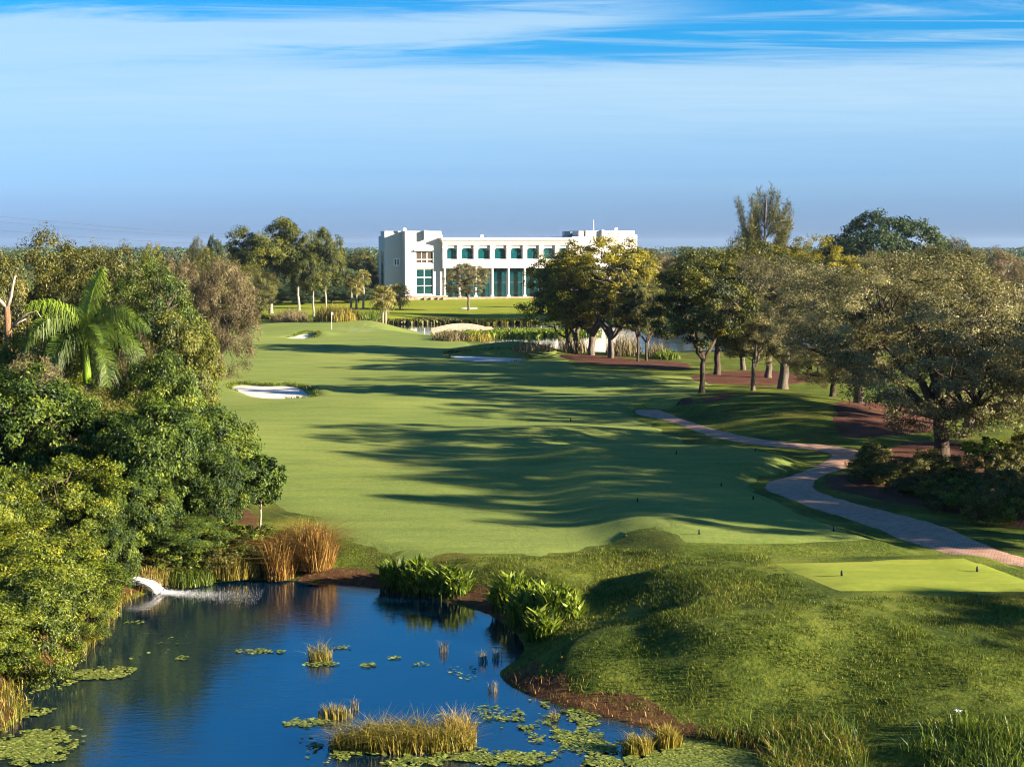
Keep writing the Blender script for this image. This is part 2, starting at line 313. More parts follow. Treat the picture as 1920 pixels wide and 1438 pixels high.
def ob(name, me, mat=None, parent=None, loc=None, **props):
    o = bpy.data.objects.new(name, me); C.objects.link(o)
    if mat and me is not None and not me.materials: me.materials.append(MATS[mat])
    if parent: o.parent = parent
    if loc is not None: o.location = loc
    for k, v in props.items(): o[k] = v
    return o
def thing(name, label, cat, loc=(0, 0, 0), rz=0.0, scale=(1, 1, 1), group=None):
    o = ob(name, None, loc=loc, label=label, category=cat); o.rotation_euler = (0, 0, rz); o.scale = scale
    if group: o['group'] = group
    return o

# ------------------------------------------------------------------ terrain
WL1, WL2 = -0.9, -1.0
POND1 = smooth_poly(PL([(262, 1116), (330, 1098), (420, 1090), (520, 1086), (600, 1092), (690, 1100), (770, 1112), (850, 1132), (915, 1150), (962, 1180), (985, 1210),
    (978, 1232), (955, 1247), (941, 1262), (955, 1283), (1000, 1305), (1070, 1328), (1150, 1348), (1215, 1366), (1290, 1388), (1380, 1400), (1440, 1440), (1560, 1500), (1750, 1700), (900, 2200),
    (-300, 1800), (-260, 1480), (-60, 1400), (40, 1340), (20, 1300), (80, 1262), (150, 1225), (190, 1180), (215, 1140)], WL1), 3)
POND2 = smooth_poly(PL([(560, 608), (700, 604), (815, 602.5), (930, 604), (1000, 606), (1080, 608), (1300, 612), (1560, 612), (1560, 662), (1250, 668), (1130, 666), (1050, 659), (960, 650), (890, 642), (815, 634), (780, 622), (720, 611), (600, 612)], WL2), 3)
POND3 = smooth_poly(PL([(1840, 571), (1990, 569), (2100, 572), (2100, 580), (1990, 584), (1850, 582)], WL2), 3)
MOUND = smooth_poly(PL([(1290, 1066), (1235, 1095), (1190, 1135), (1150, 1165), (1130, 1182), (1190, 1192), (1300, 1190), (1500, 1190), (1750, 1185), (2050, 1178), (2050, 1118), (1572, 1112), (1447, 1060)], 0.5), 3)
TEE1 = PL([(1447, 1056), (1812, 1046), (1995, 1112), (1572, 1118)], 0.85)
TEE2 = PL([(1110, 912), (1130, 892), (1330, 896), (1405, 929), (1640, 1013), (1425, 1022), (1278, 1024)], 0.45)
TEE3 = PL([(1085, 848), (1100, 834), (1392, 838), (1472, 862), (1480, 872), (1290, 884), (1130, 876)], 0.45)
BUNK = {'a': PL([(432, 722), (450, 716), (500, 718), (548, 718), (575, 727), (592, 739), (562, 745), (520, 747.5), (478, 742), (455, 732)]),
        'b': PL([(527, 633.5), (548, 630.5), (562, 626), (580, 624), (592, 628), (594, 632), (578, 635), (555, 636)]),
        'c': PL([(838, 664), (870, 663), (935, 664.5), (985, 668), (984, 675), (950, 678.5), (905, 678), (865, 673)]),
        'd': PL([(466, 612), (478, 609.5), (488, 609.5), (484, 612.5)])}
BUNK = {k: smooth_poly(v, 5) for k, v in BUNK.items()}
def mkpath():
    return np.concatenate([smooth_poly(PL(Z8(up), 0.05), 4, False), smooth_poly(PL(Z8(lo), 0.05), 4, False)[::-1]])
Z8 = lambda pts: [(1160 + a / 2.526, 640 + b / 2.526) for a, b in pts]
up = [(200, 325), (290, 360), (420, 405), (560, 440), (700, 465), (880, 485), (1000, 493), (1110, 510), (1180, 535), (1190, 552), (1150, 580), (1050, 610), (980, 635), (940, 660), (930, 682), (960, 712), (1100, 760), (1300, 810), (1500, 862), (1650, 920), (1800, 985), (1920, 1022), (2100, 1085), (2700, 1290)]
lo = [(70, 325), (90, 347), (190, 368), (280, 396), (400, 440), (520, 470), (640, 490), (800, 505), (930, 515), (985, 530), (1000, 545), (965, 570), (900, 603), (800, 640), (705, 665), (685, 687), (712, 712), (800, 745), (900, 785), (1050, 832), (1200, 882), (1330, 938), (1450, 975), (1600, 1020), (1750, 1045), (1920, 1072), (2100, 1140), (2700, 1400)]
PATH = mkpath()
def bump(x, y, px, py, rx, ry, h, z=0.0):
    cx, cyy = P(px, py, z); return h * np.exp(-((x - cx) / rx) ** 2 - ((y - cyy) / ry) ** 2)
def terrain(x, y):
    z = 0.16 * np.sin(x * 0.11 + 1.3 + y * 0.02) * np.cos(y * 0.075) * sstep(50, 90, y) * (1 - sstep(300, 400, y))
    z += 0.10 * (vnoise(x * 0.12, y * 0.12, 3) - 0.5) + 0.03 * (vnoise(x * 0.6, y * 0.6, 5) - 0.5) * (1 - sstep(70, 110, y))
    d = sdf(MOUND, x, y); k = 1 - sstep(0.0, 1.0, (d + 0.7 * (vnoise(x * 0.35, y * 0.35, 41) - 0.5)) / (2.4 + 4.0 * (1 - sstep(39.6, 41.6, y)))); z = z * (1 - k) + (0.55 + 0.26 * (vnoise(x * 0.28, y * 0.28, 42) - 0.5) + 0.10 * (vnoise(x * 1.1, y * 1.1, 43) - 0.5)) * k
    for poly, h, w in ((TEE1, 0.85, 5.0), (TEE2, 0.45, 2.6), (TEE3, 0.45, 3.2)):
        d = sdf(poly, x, y); k = 1 - sstep(0.0, w, d); z = z * (1 - k) + h * k
    z += bump(x, y, 1440, 772, 7, 9, 1.0) + bump(x, y, 1560, 800, 6, 8, 0.6)                       # mound right of the path
    z += bump(x, y, 1060, 870, 4.5, 2.2, 0.45) + bump(x, y, 1000, 900, 5, 2.2, 0.35) + bump(x, y, 1050, 815, 5.5, 3, 0.5)   # swells across the fairway
    z += bump(x, y, 1200, 760, 7, 5, 0.3) + bump(x, y, 900, 720, 9, 5, 0.35) + bump(x, y, 700, 760, 9, 4, 0.3)
    z += bump(x, y, 690, 612, 14, 12, 0.6) + bump(x, y, 599, 629, 1.6, 4, 0.45) + bump(x, y, 570, 622, 4.5, 3, 0.35)        # green and its bunker lip
    z += bump(x, y, 597, 731, 1.0, 2.4, 0.3) + bump(x, y, 530, 713, 4.5, 1.6, 0.25)
    z += bump(x, y, 985, 663, 4.0, 4, 0.9) + bump(x, y, 915, 660, 5, 3, 0.7)
    z += bump(x, y, 1235, 1015, 2.6, 3.5, 0.25) + bump(x, y, 1560, 1240, 7, 4, 0.35)
    z += 0.6 * (1 - sstep(-19, -11, x)) * (1 - sstep(75, 95, y))
    z += 0.12 * sstep(250, 300, y) * (1 - sstep(420, 600, y)) + bump(x, y, 900, 578, 22, 12, 0.25)
    m = (x > -5) & (x < 60) & (y > 30) & (y < 120)
    if m.any():
        k = 1 - sstep(0.1, 2.2, sdf(PATH, x[m], y[m])); z[m] = z[m] * (1 - k) + 0.05 * k
    for k, d0 in (('a', 0.5), ('b', 0.45), ('c', 0.5), ('d', 0.3)):
        pl = BUNK[k]; m = (np.abs(x - pl[:, 0].mean()) < 20) & (np.abs(y - pl[:, 1].mean()) < 25)
        if m.any():
            d = sdf(pl, x[m], y[m]); z[m] = z[m] - d0 * (1 - sstep(-0.6, 0.3, d))
    for pl, wl, bw in ((POND1, WL1, 2.2), (POND2, WL2, 7.0), (POND3, WL2, 6.0)):
        m = (x > pl[:, 0].min() - 12) & (x < pl[:, 0].max() + 12) & (y > pl[:, 1].min() - 12) & (y < pl[:, 1].max() + 12)
        d = np.full(x.shape, 99.0)
        if m.any(): d[m] = sdf(pl, x[m], y[m])
        if pl is POND1: bw = 2.4 + 2.8 * sstep(1.0, 4.0, x)
        w = bw * (0.75 + 0.5 * vnoise(x * 0.2, y * 0.2, 11))
        k = np.clip(d / w, 0, 1); k = 0.25 * k + 0.75 * (k * k * (3 - 2 * k))
        z = np.where(d > 0, wl + 0.03 + (z - wl - 0.03) * k, wl - 0.5 * np.clip(-d / 1.5, 0, 1) + 0.03 * np.clip(1 + d / 0.2, 0, 1))
    return z
def lines(segs):
    out = [segs[0][0]]
    for a, b, s0, s1 in segs:
        while out[-1] < b - 1e-6:
            t = (out[-1] - a) / (b - a); out.append(min(b, out[-1] + s0 + (s1 - s0) * t))
    return np.array(out)
XH = lines([(0, 26, 0.3, 0.36), (26, 60, 0.36, 1.5), (60, 150, 1.5, 4), (150, 5000, 4, 500)])
GX = np.concatenate([-XH[:0:-1], XH]); GY = lines([(-60, 30, 9, 0.6), (30, 70, 0.3, 0.36), (70, 130, 0.36, 0.9), (130, 330, 0.9, 1.6), (330, 9000, 1.6, 500)])
MX, MY = np.meshgrid(GX, GY); GZ = terrain(MX, MY)
nx, ny = len(GX), len(GY); ii = (np.arange(ny - 1)[:, None] * nx + np.arange(nx - 1)[None, :]).ravel()
ground = ob('ground', mesh_np('ground', np.stack([MX.ravel(), MY.ravel(), GZ.ravel()], 1), np.stack([ii, ii + 1, ii + nx + 1, ii + nx], 1), smooth=True), 'rough_grass', kind='structure')
def ZS(x, y):                            # height of the built ground
    x = np.asarray(x, float); y = np.asarray(y, float)
    i = np.clip(np.searchsorted(GX, x) - 1, 0, nx - 2); j = np.clip(np.searchsorted(GY, y) - 1, 0, ny - 2)
    u = (x - GX[i]) / (GX[i + 1] - GX[i]); v = (y - GY[j]) / (GY[j + 1] - GY[j])
    return (GZ[j, i] * (1 - u) + GZ[j, i + 1] * u) * (1 - v) + (GZ[j + 1, i] * (1 - u) + GZ[j + 1, i + 1] * u) * v
def PG(px, py):                          # photo pixel to a point on the built ground
    z = 0.0
    for _ in range(14):
        x, y = P(px, py, z); z = 0.5 * z + 0.5 * float(ZS(x, y))
    return (x, y, z)
def PGL(pts): return np.array([PG(a, b)[:2] for a, b in pts])
def sheet(name, poly, off, mat, step, jag=0.0, parent=None, flat=None, **props):
    poly = np.asarray(poly, float)
    seg = []
    for i in range(len(poly)):
        a, b = poly[i], poly[(i + 1) % len(poly)]; n = max(1, int(np.hypot(*(b - a)) / step))
        for k in range(n): seg.append(a + (b - a) * k / n)
    bd = np.array(seg)
    if jag: bd = bd + jag * (np.stack([vnoise(bd[:, 0] * 2.3, bd[:, 1] * 2.3, 21), vnoise(bd[:, 0] * 2.3, bd[:, 1] * 2.3, 22)], 1) - 0.5)
    lo, hi = bd.min(0), bd.max(0); gx, gy = np.meshgrid(np.arange(lo[0], hi[0], step), np.arange(lo[1], hi[1], step)); gx = gx.ravel(); gy = gy.ravel()
    gi = sdf(bd, gx, gy) < -0.4 * step; pts = np.concatenate([bd, np.stack([gx[gi], gy[gi]], 1)])
    n = len(bd); r = delaunay_2d_cdt([Vector(p) for p in pts], [(i, (i + 1) % n) for i in range(n)], [], 1, 1e-6)
    vx = np.array([tuple(v) for v in r[0]]); dd = np.where(np.arange(len(vx)) < len(bd), 0.0, 1.0); z = ZS(vx[:, 0], vx[:, 1]) + np.where(dd > 0, off, -0.015)
    if flat is not None: z = np.full(len(vx), flat)
    me = bpy.data.meshes.new(name); me.from_pydata(np.column_stack([vx, z]).tolist(), [], r[2]); me.update(); me.polygons.foreach_set('use_smooth', np.full(len(me.polygons), True))
    if len(me.polygons) and me.polygons[0].normal.z < 0: me.flip_normals()
    props.setdefault('kind', 'structure')
    return ob(name, me, mat, parent, **props)
def water(name, pl, wl, mat):
    a, b = pl.min(0) - 6, pl.max(0) + 6; m = MB().add([(a[0], a[1], wl), (b[0], a[1], wl), (b[0], b[1], wl), (a[0], b[1], wl)], [(0, 1, 2, 3)])
    return ob(name, m.mesh(name), mat, kind='structure')
water('pond_water', POND1, WL1, 'pond_water'); water('lake_water', POND2, WL2, 'lake_water'); water('far_lake_water', POND3, WL2, 'lake_water')
FAIR = smooth_poly(PGL([(470, 612), (520, 606), (640, 603), (760, 605), (800, 620), (880, 645), (960, 655), (1050, 664), (1100, 690), (1280, 706), (1330, 722), (1290, 745), (1185, 764), (1225, 800), (1310, 840),
    (1450, 850), (1500, 872), (1420, 905), (1450, 940), (1540, 985), (1600, 1004), (1410, 1010), (1290, 1010), (1205, 992), (1130, 1022), (980, 1042), (820, 1050), (710, 1042), (640, 1010), (560, 965), (470, 930), (430, 860), (380, 780), (340, 720), (300, 660), (380, 630)]), 5)
sheet('fairway', FAIR, 0.06, 'fairway_grass', 0.75, 1.2)
LAWN = smooth_poly(PGL([(440, 592), (560, 597), (700, 598), (820, 598), (980, 600), (1080, 602), (1200, 600), (1240, 575), (1200, 560), (960, 553), (760, 556), (560, 562), (440, 570)]), 4)
sheet('lawn', LAWN, 0.05, 'lawn_grass', 3.0)
sheet('putting_green', smooth_poly(PGL([(600, 612), (640, 606), (700, 604), (755, 606), (770, 614), (740, 622), (680, 626), (625, 622)]), 5), 0.06, 'green_grass', 1.5)
for tp in (TEE1, TEE2, TEE3): sheet('tee_box', tp, 0.09, 'tee_grass' if tp is TEE1 else 'fairway_grass', 0.8)
for k in BUNK: sheet('bunker_sand', BUNK[k], 0.12, 'sand', 0.5 if k in 'a' else 0.8, flat=float(np.percentile(ZS(BUNK[k][:, 0], BUNK[k][:, 1]), 30)) - 0.02)
sheet('cart_path', PATH, 0.06, 'pavers', 0.5)
MUL = [[(1050, 664), (1140, 667), (1200, 674), (1290, 680), (1290, 692), (1200, 691), (1110, 683), (1060, 674)],
       Z8([(270, 178), (420, 150), (560, 138), (760, 142), (900, 160), (1000, 185), (880, 198), (700, 210), (480, 203), (330, 192)]),
       Z8([(170, 295), (300, 270), (450, 258), (610, 248), (520, 274), (400, 292), (240, 308)]),
       Z8([(1000, 300), (1120, 280), (1300, 300), (1480, 330), (1500, 420), (1250, 450), (1060, 462), (1010, 400)]),
       Z8([(955, 655), (1100, 590), (1290, 492), (1450, 470), (1650, 480), (2000, 510), (2400, 560), (2400, 1000), (2000, 905), (1780, 862), (1500, 802), (1200, 745), (1000, 700)])]
for m in MUL: sheet('mulch_bed', smooth_poly(PGL(m), 4), 0.045, 'mulch', 1.0, 0.5)
sheet('undergrowth', smooth_poly(PGL([(-400, 1520), (-60, 1412), (46, 1342), (26, 1300), (86, 1264), (196, 1182), (250, 1118), (400, 1088), (560, 1075), (540, 1000), (480, 960), (430, 860), (380, 730), (330, 660), (200, 600), (-300, 600)]), 3), 0.03, 'bank_soil', 1.2, 0.6)
# bare earth along the water's edge
def strip(poly, i0, i1, w, off, mat, name):
    c = poly[i0:i1]; t = np.gradient(c, axis=0); nrm = np.stack([t[:, 1], -t[:, 0]], 1); nrm /= np.linalg.norm(nrm, axis=1)[:, None]
    if sdf(poly, *(c[len(c) // 2] + nrm[len(c) // 2] * 0.3)[:, None]) < 0: nrm = -nrm
    ww = w * (0.7 + 0.6 * vnoise(c[:, 0] * 0.8, c[:, 1] * 0.8, 33))
    return sheet(name, np.concatenate([c - nrm * 0.12, (c + nrm * ww[:, None])[::-1]]), off, mat, 0.3, 0.25)
strip(POND1, 39, 69, 1.0, 0.03, 'bank_soil', 'earth_bank'); strip(POND1, 10, 27, 1.1, 0.03, 'bank_soil', 'earth_bank')

# ------------------------------------------------------------------ foliage builders
def unit(a): return a / np.maximum(np.linalg.norm(a, axis=-1, keepdims=True), 1e-9)
def leaf_mesh(name, c, nrm, ax, L, Wd, tint, fold=0.15):
    ax = unit(ax - nrm * (ax * nrm).sum(1, keepdims=True)); b = np.cross(nrm, ax); L = np.broadcast_to(L, (len(c),))[:, None]; Wd = np.broadcast_to(Wd, (len(c),))[:, None]
    V = np.stack([c - ax * L * 0.5, c + b * Wd * 0.5 + nrm * Wd * fold, c + ax * L * 0.5, c - b * Wd * 0.5 + nrm * Wd * fold], 1).reshape(-1, 3)
    return mesh_np(name, V, np.arange(len(c) * 4), tint)
def rdir(r, n): return unit(r.normal(size=(n, 3)))
def crown(name, seed, top, R, bottom, nlobe, nclump, nleaf, leaf, clump_r=0.16, flat=0.65, droop=0.2, lobe_r=(0.38, 0.55), spread=0.62, outward=0.6, low=-0.35, shell=0.8):
    """leaves in clumps on the surface of several lobes; returns the mesh and the clump centres"""
    r = np.random.default_rng(seed); cz = (top + bottom) / 2; hz = (top - bottom) / 2
    S = np.array([R, R, hz]); ld = rdir(r, nlobe); ld[:, 2] = np.maximum(ld[:, 2], low) ; ld = unit(ld)
    lc = ld * spread * r.uniform(0.75, 1.1, (nlobe, 1)); lc[0] = (0, 0, 0.25); lr = r.uniform(lobe_r[0], lobe_r[1], nlobe)
    k = r.integers(0, nlobe, nclump * 3); d = rdir(r, nclump * 3); cc = lc[k] + d * lr[k][:, None] * r.uniform(shell, 1.06, (nclump * 3, 1))
    dist = np.full(len(cc), 9.0)                                        # drop clumps buried inside other lobes
    for j in range(nlobe): dist = np.minimum(dist, np.where(k == j, 9.0, np.linalg.norm(cc - lc[j], axis=1) / lr[j]))
    keep = np.where((dist > 0.72) | (r.random(len(cc)) < 0.12))[0][:nclump]; cc = cc[keep]
    ct = np.clip(r.normal(0.45, 0.17, len(cc)) + 0.0 * cc[:, 2], 0, 1); cr = clump_r * r.uniform(0.6, 1.35, len(cc))
    i = r.integers(0, len(cc), nleaf); o = rdir(r, nleaf) * (r.random((nleaf, 1)) ** 0.5); o[:, 2] *= flat
    p = cc[i] + o * cr[i][:, None]; P_ = p * S + np.array([0, 0, cz])
    out = unit(cc[i] * np.array([1, 1, 0.8])); nr = unit(o * 0.7 + out * outward + np.array([0, 0, 0.35]) + r.normal(size=(nleaf, 3)) * 0.55)
    ax = unit(r.normal(size=(nleaf, 3)) + np.array([0, 0, -1.0]) * droop * 4 + out * 0.5)
    L = leaf[0] * r.uniform(0.65, 1.3, nleaf); tint = np.clip(ct[i] + r.normal(0, 0.13, nleaf), 0.02, 0.98)
    return leaf_mesh(name, P_, nr, ax, L, L * leaf[1], tint), cc * S + np.array([0, 0, cz])
def limbs(name, seed, targets, fork, r0, nmain=7, ntwig=40, trunks=((0, 0),), lean=(0, 0), wig=0.12, twig_r=0.025):
    r = random.Random(seed); m = MB(); tg = [Vector(t) for t in targets]; r.shuffle(tg)
    def path(a, b, n, sag, w):
        L = (b - a).length; out = []
        for i in range(n + 1):
            t = i / n; p = a.lerp(b, t); p.z += sag * L * math.sin(math.pi * t)
            if 0 < i < n: p += Vector((r.uniform(-w, w), r.uniform(-w, w), r.uniform(-w, w) * 0.5)) * L
            out.append(p)
        return out
    ends = []
    for q, (tx, ty) in enumerate(trunks):
        a = Vector((tx, ty, -0.35)); f = Vector((tx * 2.0 + lean[0] + r.uniform(-.2, .2), ty * 2.0 + lean[1] + r.uniform(-.2, .2), fork * r.uniform(0.85, 1.15)))
        p = path(a, f, 5, 0.0, 0.025); rr = r0 * (1.0 if q == 0 else r.uniform(0.6, 0.85))
        m.tube(p, [rr * 1.5, rr * 1.08, rr * 0.95, rr * 0.9, rr * 0.85, rr * 0.8], 8)
        for k in range(max(2, nmain // len(trunks))):
            e = tg[(q * 17 + k) % len(tg)]; e = f.lerp(e, 0.85); pp = path(f - Vector((0, 0, rr * 0.4)), e, 6, r.uniform(0.02, 0.12), wig * 0.5)
            m.tube(pp, [rr * 0.62 * (1 - 0.85 * i / 6) + 0.01 for i in range(7)], 6); ends += pp[2:]
    for k in range(ntwig):
        e = tg[(k * 7 + 3) % len(tg)]; a = min(ends, key=lambda v: (v - e).length + r.uniform(0, 1.0))
        m.tube(path(a, e, 4, 0.05, wig), [twig_r * 2.2, twig_r * 1.7, twig_r * 1.3, twig_r, twig_r * 0.4], 4, False)
    return m.mesh(name, True)
KIND = {}
def kind(k, leafmat, bark, crown_args, limb_args, height, width):
    cm, cc = crown('crown_' + k, **crown_args); cm.materials.append(MATS[leafmat])
    tm = limbs('trunk_' + k, crown_args['seed'], cc, **limb_args); tm.materials.append(MATS[bark]); KIND[k] = (cm, tm, height, width)
kind('oak', 'leaf_oak', 'bark_grey', dict(seed=1, top=11, R=6.5, bottom=2.2, nlobe=15, nclump=460, nleaf=76000, leaf=(0.15, 0.5), clump_r=0.125, flat=0.7, droop=0.05, low=-0.5), dict(fork=2.6, r0=0.42, nmain=9, ntwig=110, wig=0.16), 11, 13)
kind('oaklow', 'leaf_oak', 'bark_dark', dict(seed=31, top=11, R=7.2, bottom=1.5, nlobe=20, nclump=560, nleaf=82000, leaf=(0.145, 0.5), clump_r=0.105, flat=0.75, droop=0.1, low=-0.8, spread=0.68, lobe_r=(0.3, 0.46)), dict(fork=2.2, r0=0.42, nmain=11, ntwig=150, wig=0.16), 11, 14.4)
kind('oak2', 'leaf_oak', 'bark_grey', dict(seed=2, top=10.5, R=6.3, bottom=2.4, nlobe=13, nclump=380, nleaf=62000, leaf=(0.16, 0.5), clump_r=0.13, flat=0.7, droop=0.05, low=-0.4), dict(fork=2.9, r0=0.36, nmain=8, ntwig=100, wig=0.16), 10.5, 12.6)
kind('ficus', 'leaf_ficus', 'bark_dark', dict(seed=3, top=11, R=5.2, bottom=2.6, nlobe=16, nclump=230, nleaf=42000, leaf=(0.2, 0.55), clump_r=0.17, flat=0.42, droop=0.1, spread=0.7, lobe_r=(0.28, 0.45)), dict(fork=3.0, r0=0.3, nmain=7, ntwig=40), 11, 10.4)
kind('golden', 'leaf_golden', 'bark_grey', dict(seed=4, top=11.2, R=5.6, bottom=3.2, nlobe=14, nclump=260, nleaf=40000, leaf=(0.22, 0.5), clump_r=0.15, flat=0.7, droop=0.1, low=-0.3), dict(fork=2.0, r0=0.33, nmain=9, ntwig=60, trunks=((0, 0), (0.35, 0.25))), 11.2, 11.2)
kind('laurel', 'leaf_dark', 'bark_dark', dict(seed=5, top=7.5, R=3.2, bottom=0.2, nlobe=16, nclump=260, nleaf=44000, leaf=(0.20, 0.40), clump_r=0.17, flat=0.85, droop=0.5, low=-0.9, spread=0.6), dict(fork=2.0, r0=0.16, nmain=6, ntwig=30), 7.5, 6.4)
kind('laurel2', 'leaf_dark', 'bark_dark', dict(seed=6, top=7, R=3.4, bottom=0.2, nlobe=15, nclump=240, nleaf=42000, leaf=(0.19, 0.42), clump_r=0.18, flat=0.8, droop=0.35, low=-0.9), dict(fork=1.8, r0=0.16, nmain=6, ntwig=30), 7, 6.8)
kind('bush', 'leaf_bright', 'bark_dark', dict(seed=8, top=5, R=3.0, bottom=-0.1, nlobe=16, nclump=260, nleaf=52000, leaf=(0.12, 0.45), clump_r=0.16, flat=0.8, droop=0.2, low=-0.9), dict(fork=1.0, r0=0.1, nmain=6, ntwig=40, twig_r=0.015), 5, 6)
kind('bush2', 'leaf_bright', 'bark_dark', dict(seed=9, top=4.6, R=2.7, bottom=-0.1, nlobe=13, nclump=220, nleaf=42000, leaf=(0.13, 0.42), clump_r=0.18, flat=0.8, droop=0.25, low=-0.9), dict(fork=1.0, r0=0.09, nmain=6, ntwig=40, twig_r=0.015), 4.6, 5.4)
kind('olive', 'leaf_olive', 'bark_grey', dict(seed=10, top=11, R=5.0, bottom=1.5, nlobe=12, nclump=360, nleaf=44000, leaf=(0.21, 0.45), clump_r=0.15, flat=0.75, droop=0.15, low=-0.7), dict(fork=2.5, r0=0.25, nmain=7, ntwig=50), 11, 10)
kind('eucalypt', 'leaf_eucalypt', 'bark_pale', dict(seed=11, top=16.5, R=5.2, bottom=4.5, nlobe=16, nclump=230, nleaf=34000, leaf=(0.34, 0.4), clump_r=0.16, flat=0.8, droop=0.45, spread=0.7, lobe_r=(0.3, 0.46)), dict(fork=6.0, r0=0.26, nmain=9, ntwig=30), 16.5, 10.4)
kind('dome', 'leaf_blue', 'bark_grey', dict(seed=12, top=14, R=9.5, bottom=1.0, nlobe=14, nclump=520, nleaf=46000, leaf=(0.40, 0.5), clump_r=0.12, flat=0.8, droop=0.1, low=-0.3, spread=0.55, lobe_r=(0.45, 0.6)), dict(fork=3, r0=0.5, nmain=9, ntwig=20), 14, 19)
kind('shrub', 'leaf_olive', 'bark_dark', dict(seed=13, top=1.5, R=1.0, bottom=0.0, nlobe=9, nclump=90, nleaf=7000, leaf=(0.085, 0.5), clump_r=0.2, flat=0.9, droop=0.0, low=-0.6), dict(fork=0.3, r0=0.03, nmain=6, ntwig=30, twig_r=0.008), 1.5, 2.0)
kind('shrub2', 'leaf_bright', 'bark_dark', dict(seed=14, top=1.3, R=0.9, bottom=0.0, nlobe=9, nclump=70, nleaf=5000, leaf=(0.11, 0.5), clump_r=0.22, flat=0.9, droop=0.1, low=-0.6), dict(fork=0.3, r0=0.03, nmain=6, ntwig=20, twig_r=0.008), 1.3, 1.8)
kind('sapling', 'leaf_dark', 'bark_pale', dict(seed=15, top=3.4, R=1.25, bottom=0.9, nlobe=9, nclump=80, nleaf=7000, leaf=(0.17, 0.45), clump_r=0.2, flat=0.85, droop=0.3, low=-0.6), dict(fork=0.9, r0=0.045, nmain=5, ntwig=16, twig_r=0.012, trunks=((0, 0), (0.18, 0.05))), 3.4, 2.5)
kind('brush', 'twig_brown', 'bark_grey', dict(seed=16, top=7.5, R=4.2, bottom=0.2, nlobe=15, nclump=330, nleaf=34000, leaf=(0.34, 0.13), clump_r=0.16, flat=0.9, droop=0.0, low=-0.8, outward=0.0), dict(fork=1.4, r0=0.14, nmain=9, ntwig=130, wig=0.2, twig_r=0.018), 7.5, 8.4)
def casuarina():                          # upright feathery sprays
    r = np.random.default_rng(17); rr = random.Random(17); m = MB(); tips = []
    m.tube([(0, 0, -0.3), (0.1, 0, 5), (0.0, 0.1, 10), (0.2, 0, 15)], [0.3, 0.24, 0.15, 0.05], 6)
    for k in range(34):
        z0 = rr.uniform(2.5, 12.0); a = rr.uniform(0, 6.28); L = rr.uniform(3.0, 5.6) * (1.3 - z0 / 17); L *= 1.15; e = Vector((math.cos(a) * L * 0.72, math.sin(a) * L * 0.72, z0 + L * rr.uniform(0.85, 1.2)))
        p = [Vector((0.05, 0, z0)), Vector((e.x * 0.7, e.y * 0.7, z0 + (e.z - z0) * 0.4)), e]; m.tube(p, [0.09, 0.05, 0.02], 4, False)
        for t in np.linspace(0.35, 1.08, 16): tips.append((p[0].lerp(p[1], min(1, t * 2)) if t < 0.5 else p[1].lerp(p[2], (t - 0.5) * 2)))
    tips = np.array([tuple(v) for v in tips]); n = 20000; i = r.integers(0, len(tips), n); o = r.normal(size=(n, 3)) * np.array([0.26, 0.26, 0.36])
    cm = leaf_mesh('crown_casuarina', tips[i] + o, rdir(r, n), unit(o * 1.2 + np.array([0, 0, 0.35]) + r.normal(size=(n, 3)) * 0.3), r.uniform(0.35, 0.85, n), 0.05, np.clip(r.normal(0.55, 0.2, n), 0, 1))
    cm.materials.append(MATS['leaf_olive']); tm = m.mesh('trunk_casuarina', True); tm.materials.append(MATS['bark_grey']); KIND['casuarina'] = (cm, tm, 15.6, 8.2)
casuarina()
def tree(k, name, label, cat, px, y, top, wpx, rz=0.0, mat=None, group=None, z=None, trunk=True, lean=0.0, deep=None):
    """a tree whose trunk stands at distance y in photo column px; crown top on row top, crown wpx photo pixels wide"""
    cm, tm, hh, ww = KIND[k]; x = XA(px, y); zg = float(ZS(x, y)) if z is None else z
    sz = (ZA(top, y) - zg) / hh; sx = wpx / PPM(y) / ww
    t = thing(name, label, cat, (x, y, zg), rz, (sx, sx if deep is None else sx * deep, sz), group)
    if lean: t.rotation_euler = (0, lean, 0); t.rotation_euler.rotate_axis('Z', rz)
    c = ob('crown', cm, parent=t, kind='stuff'); 
    if mat:
        c.material_slots[0].link = 'OBJECT'; c.material_slots[0].material = MATS[mat]
    if trunk: ob('trunk', tm, parent=t)
    return t
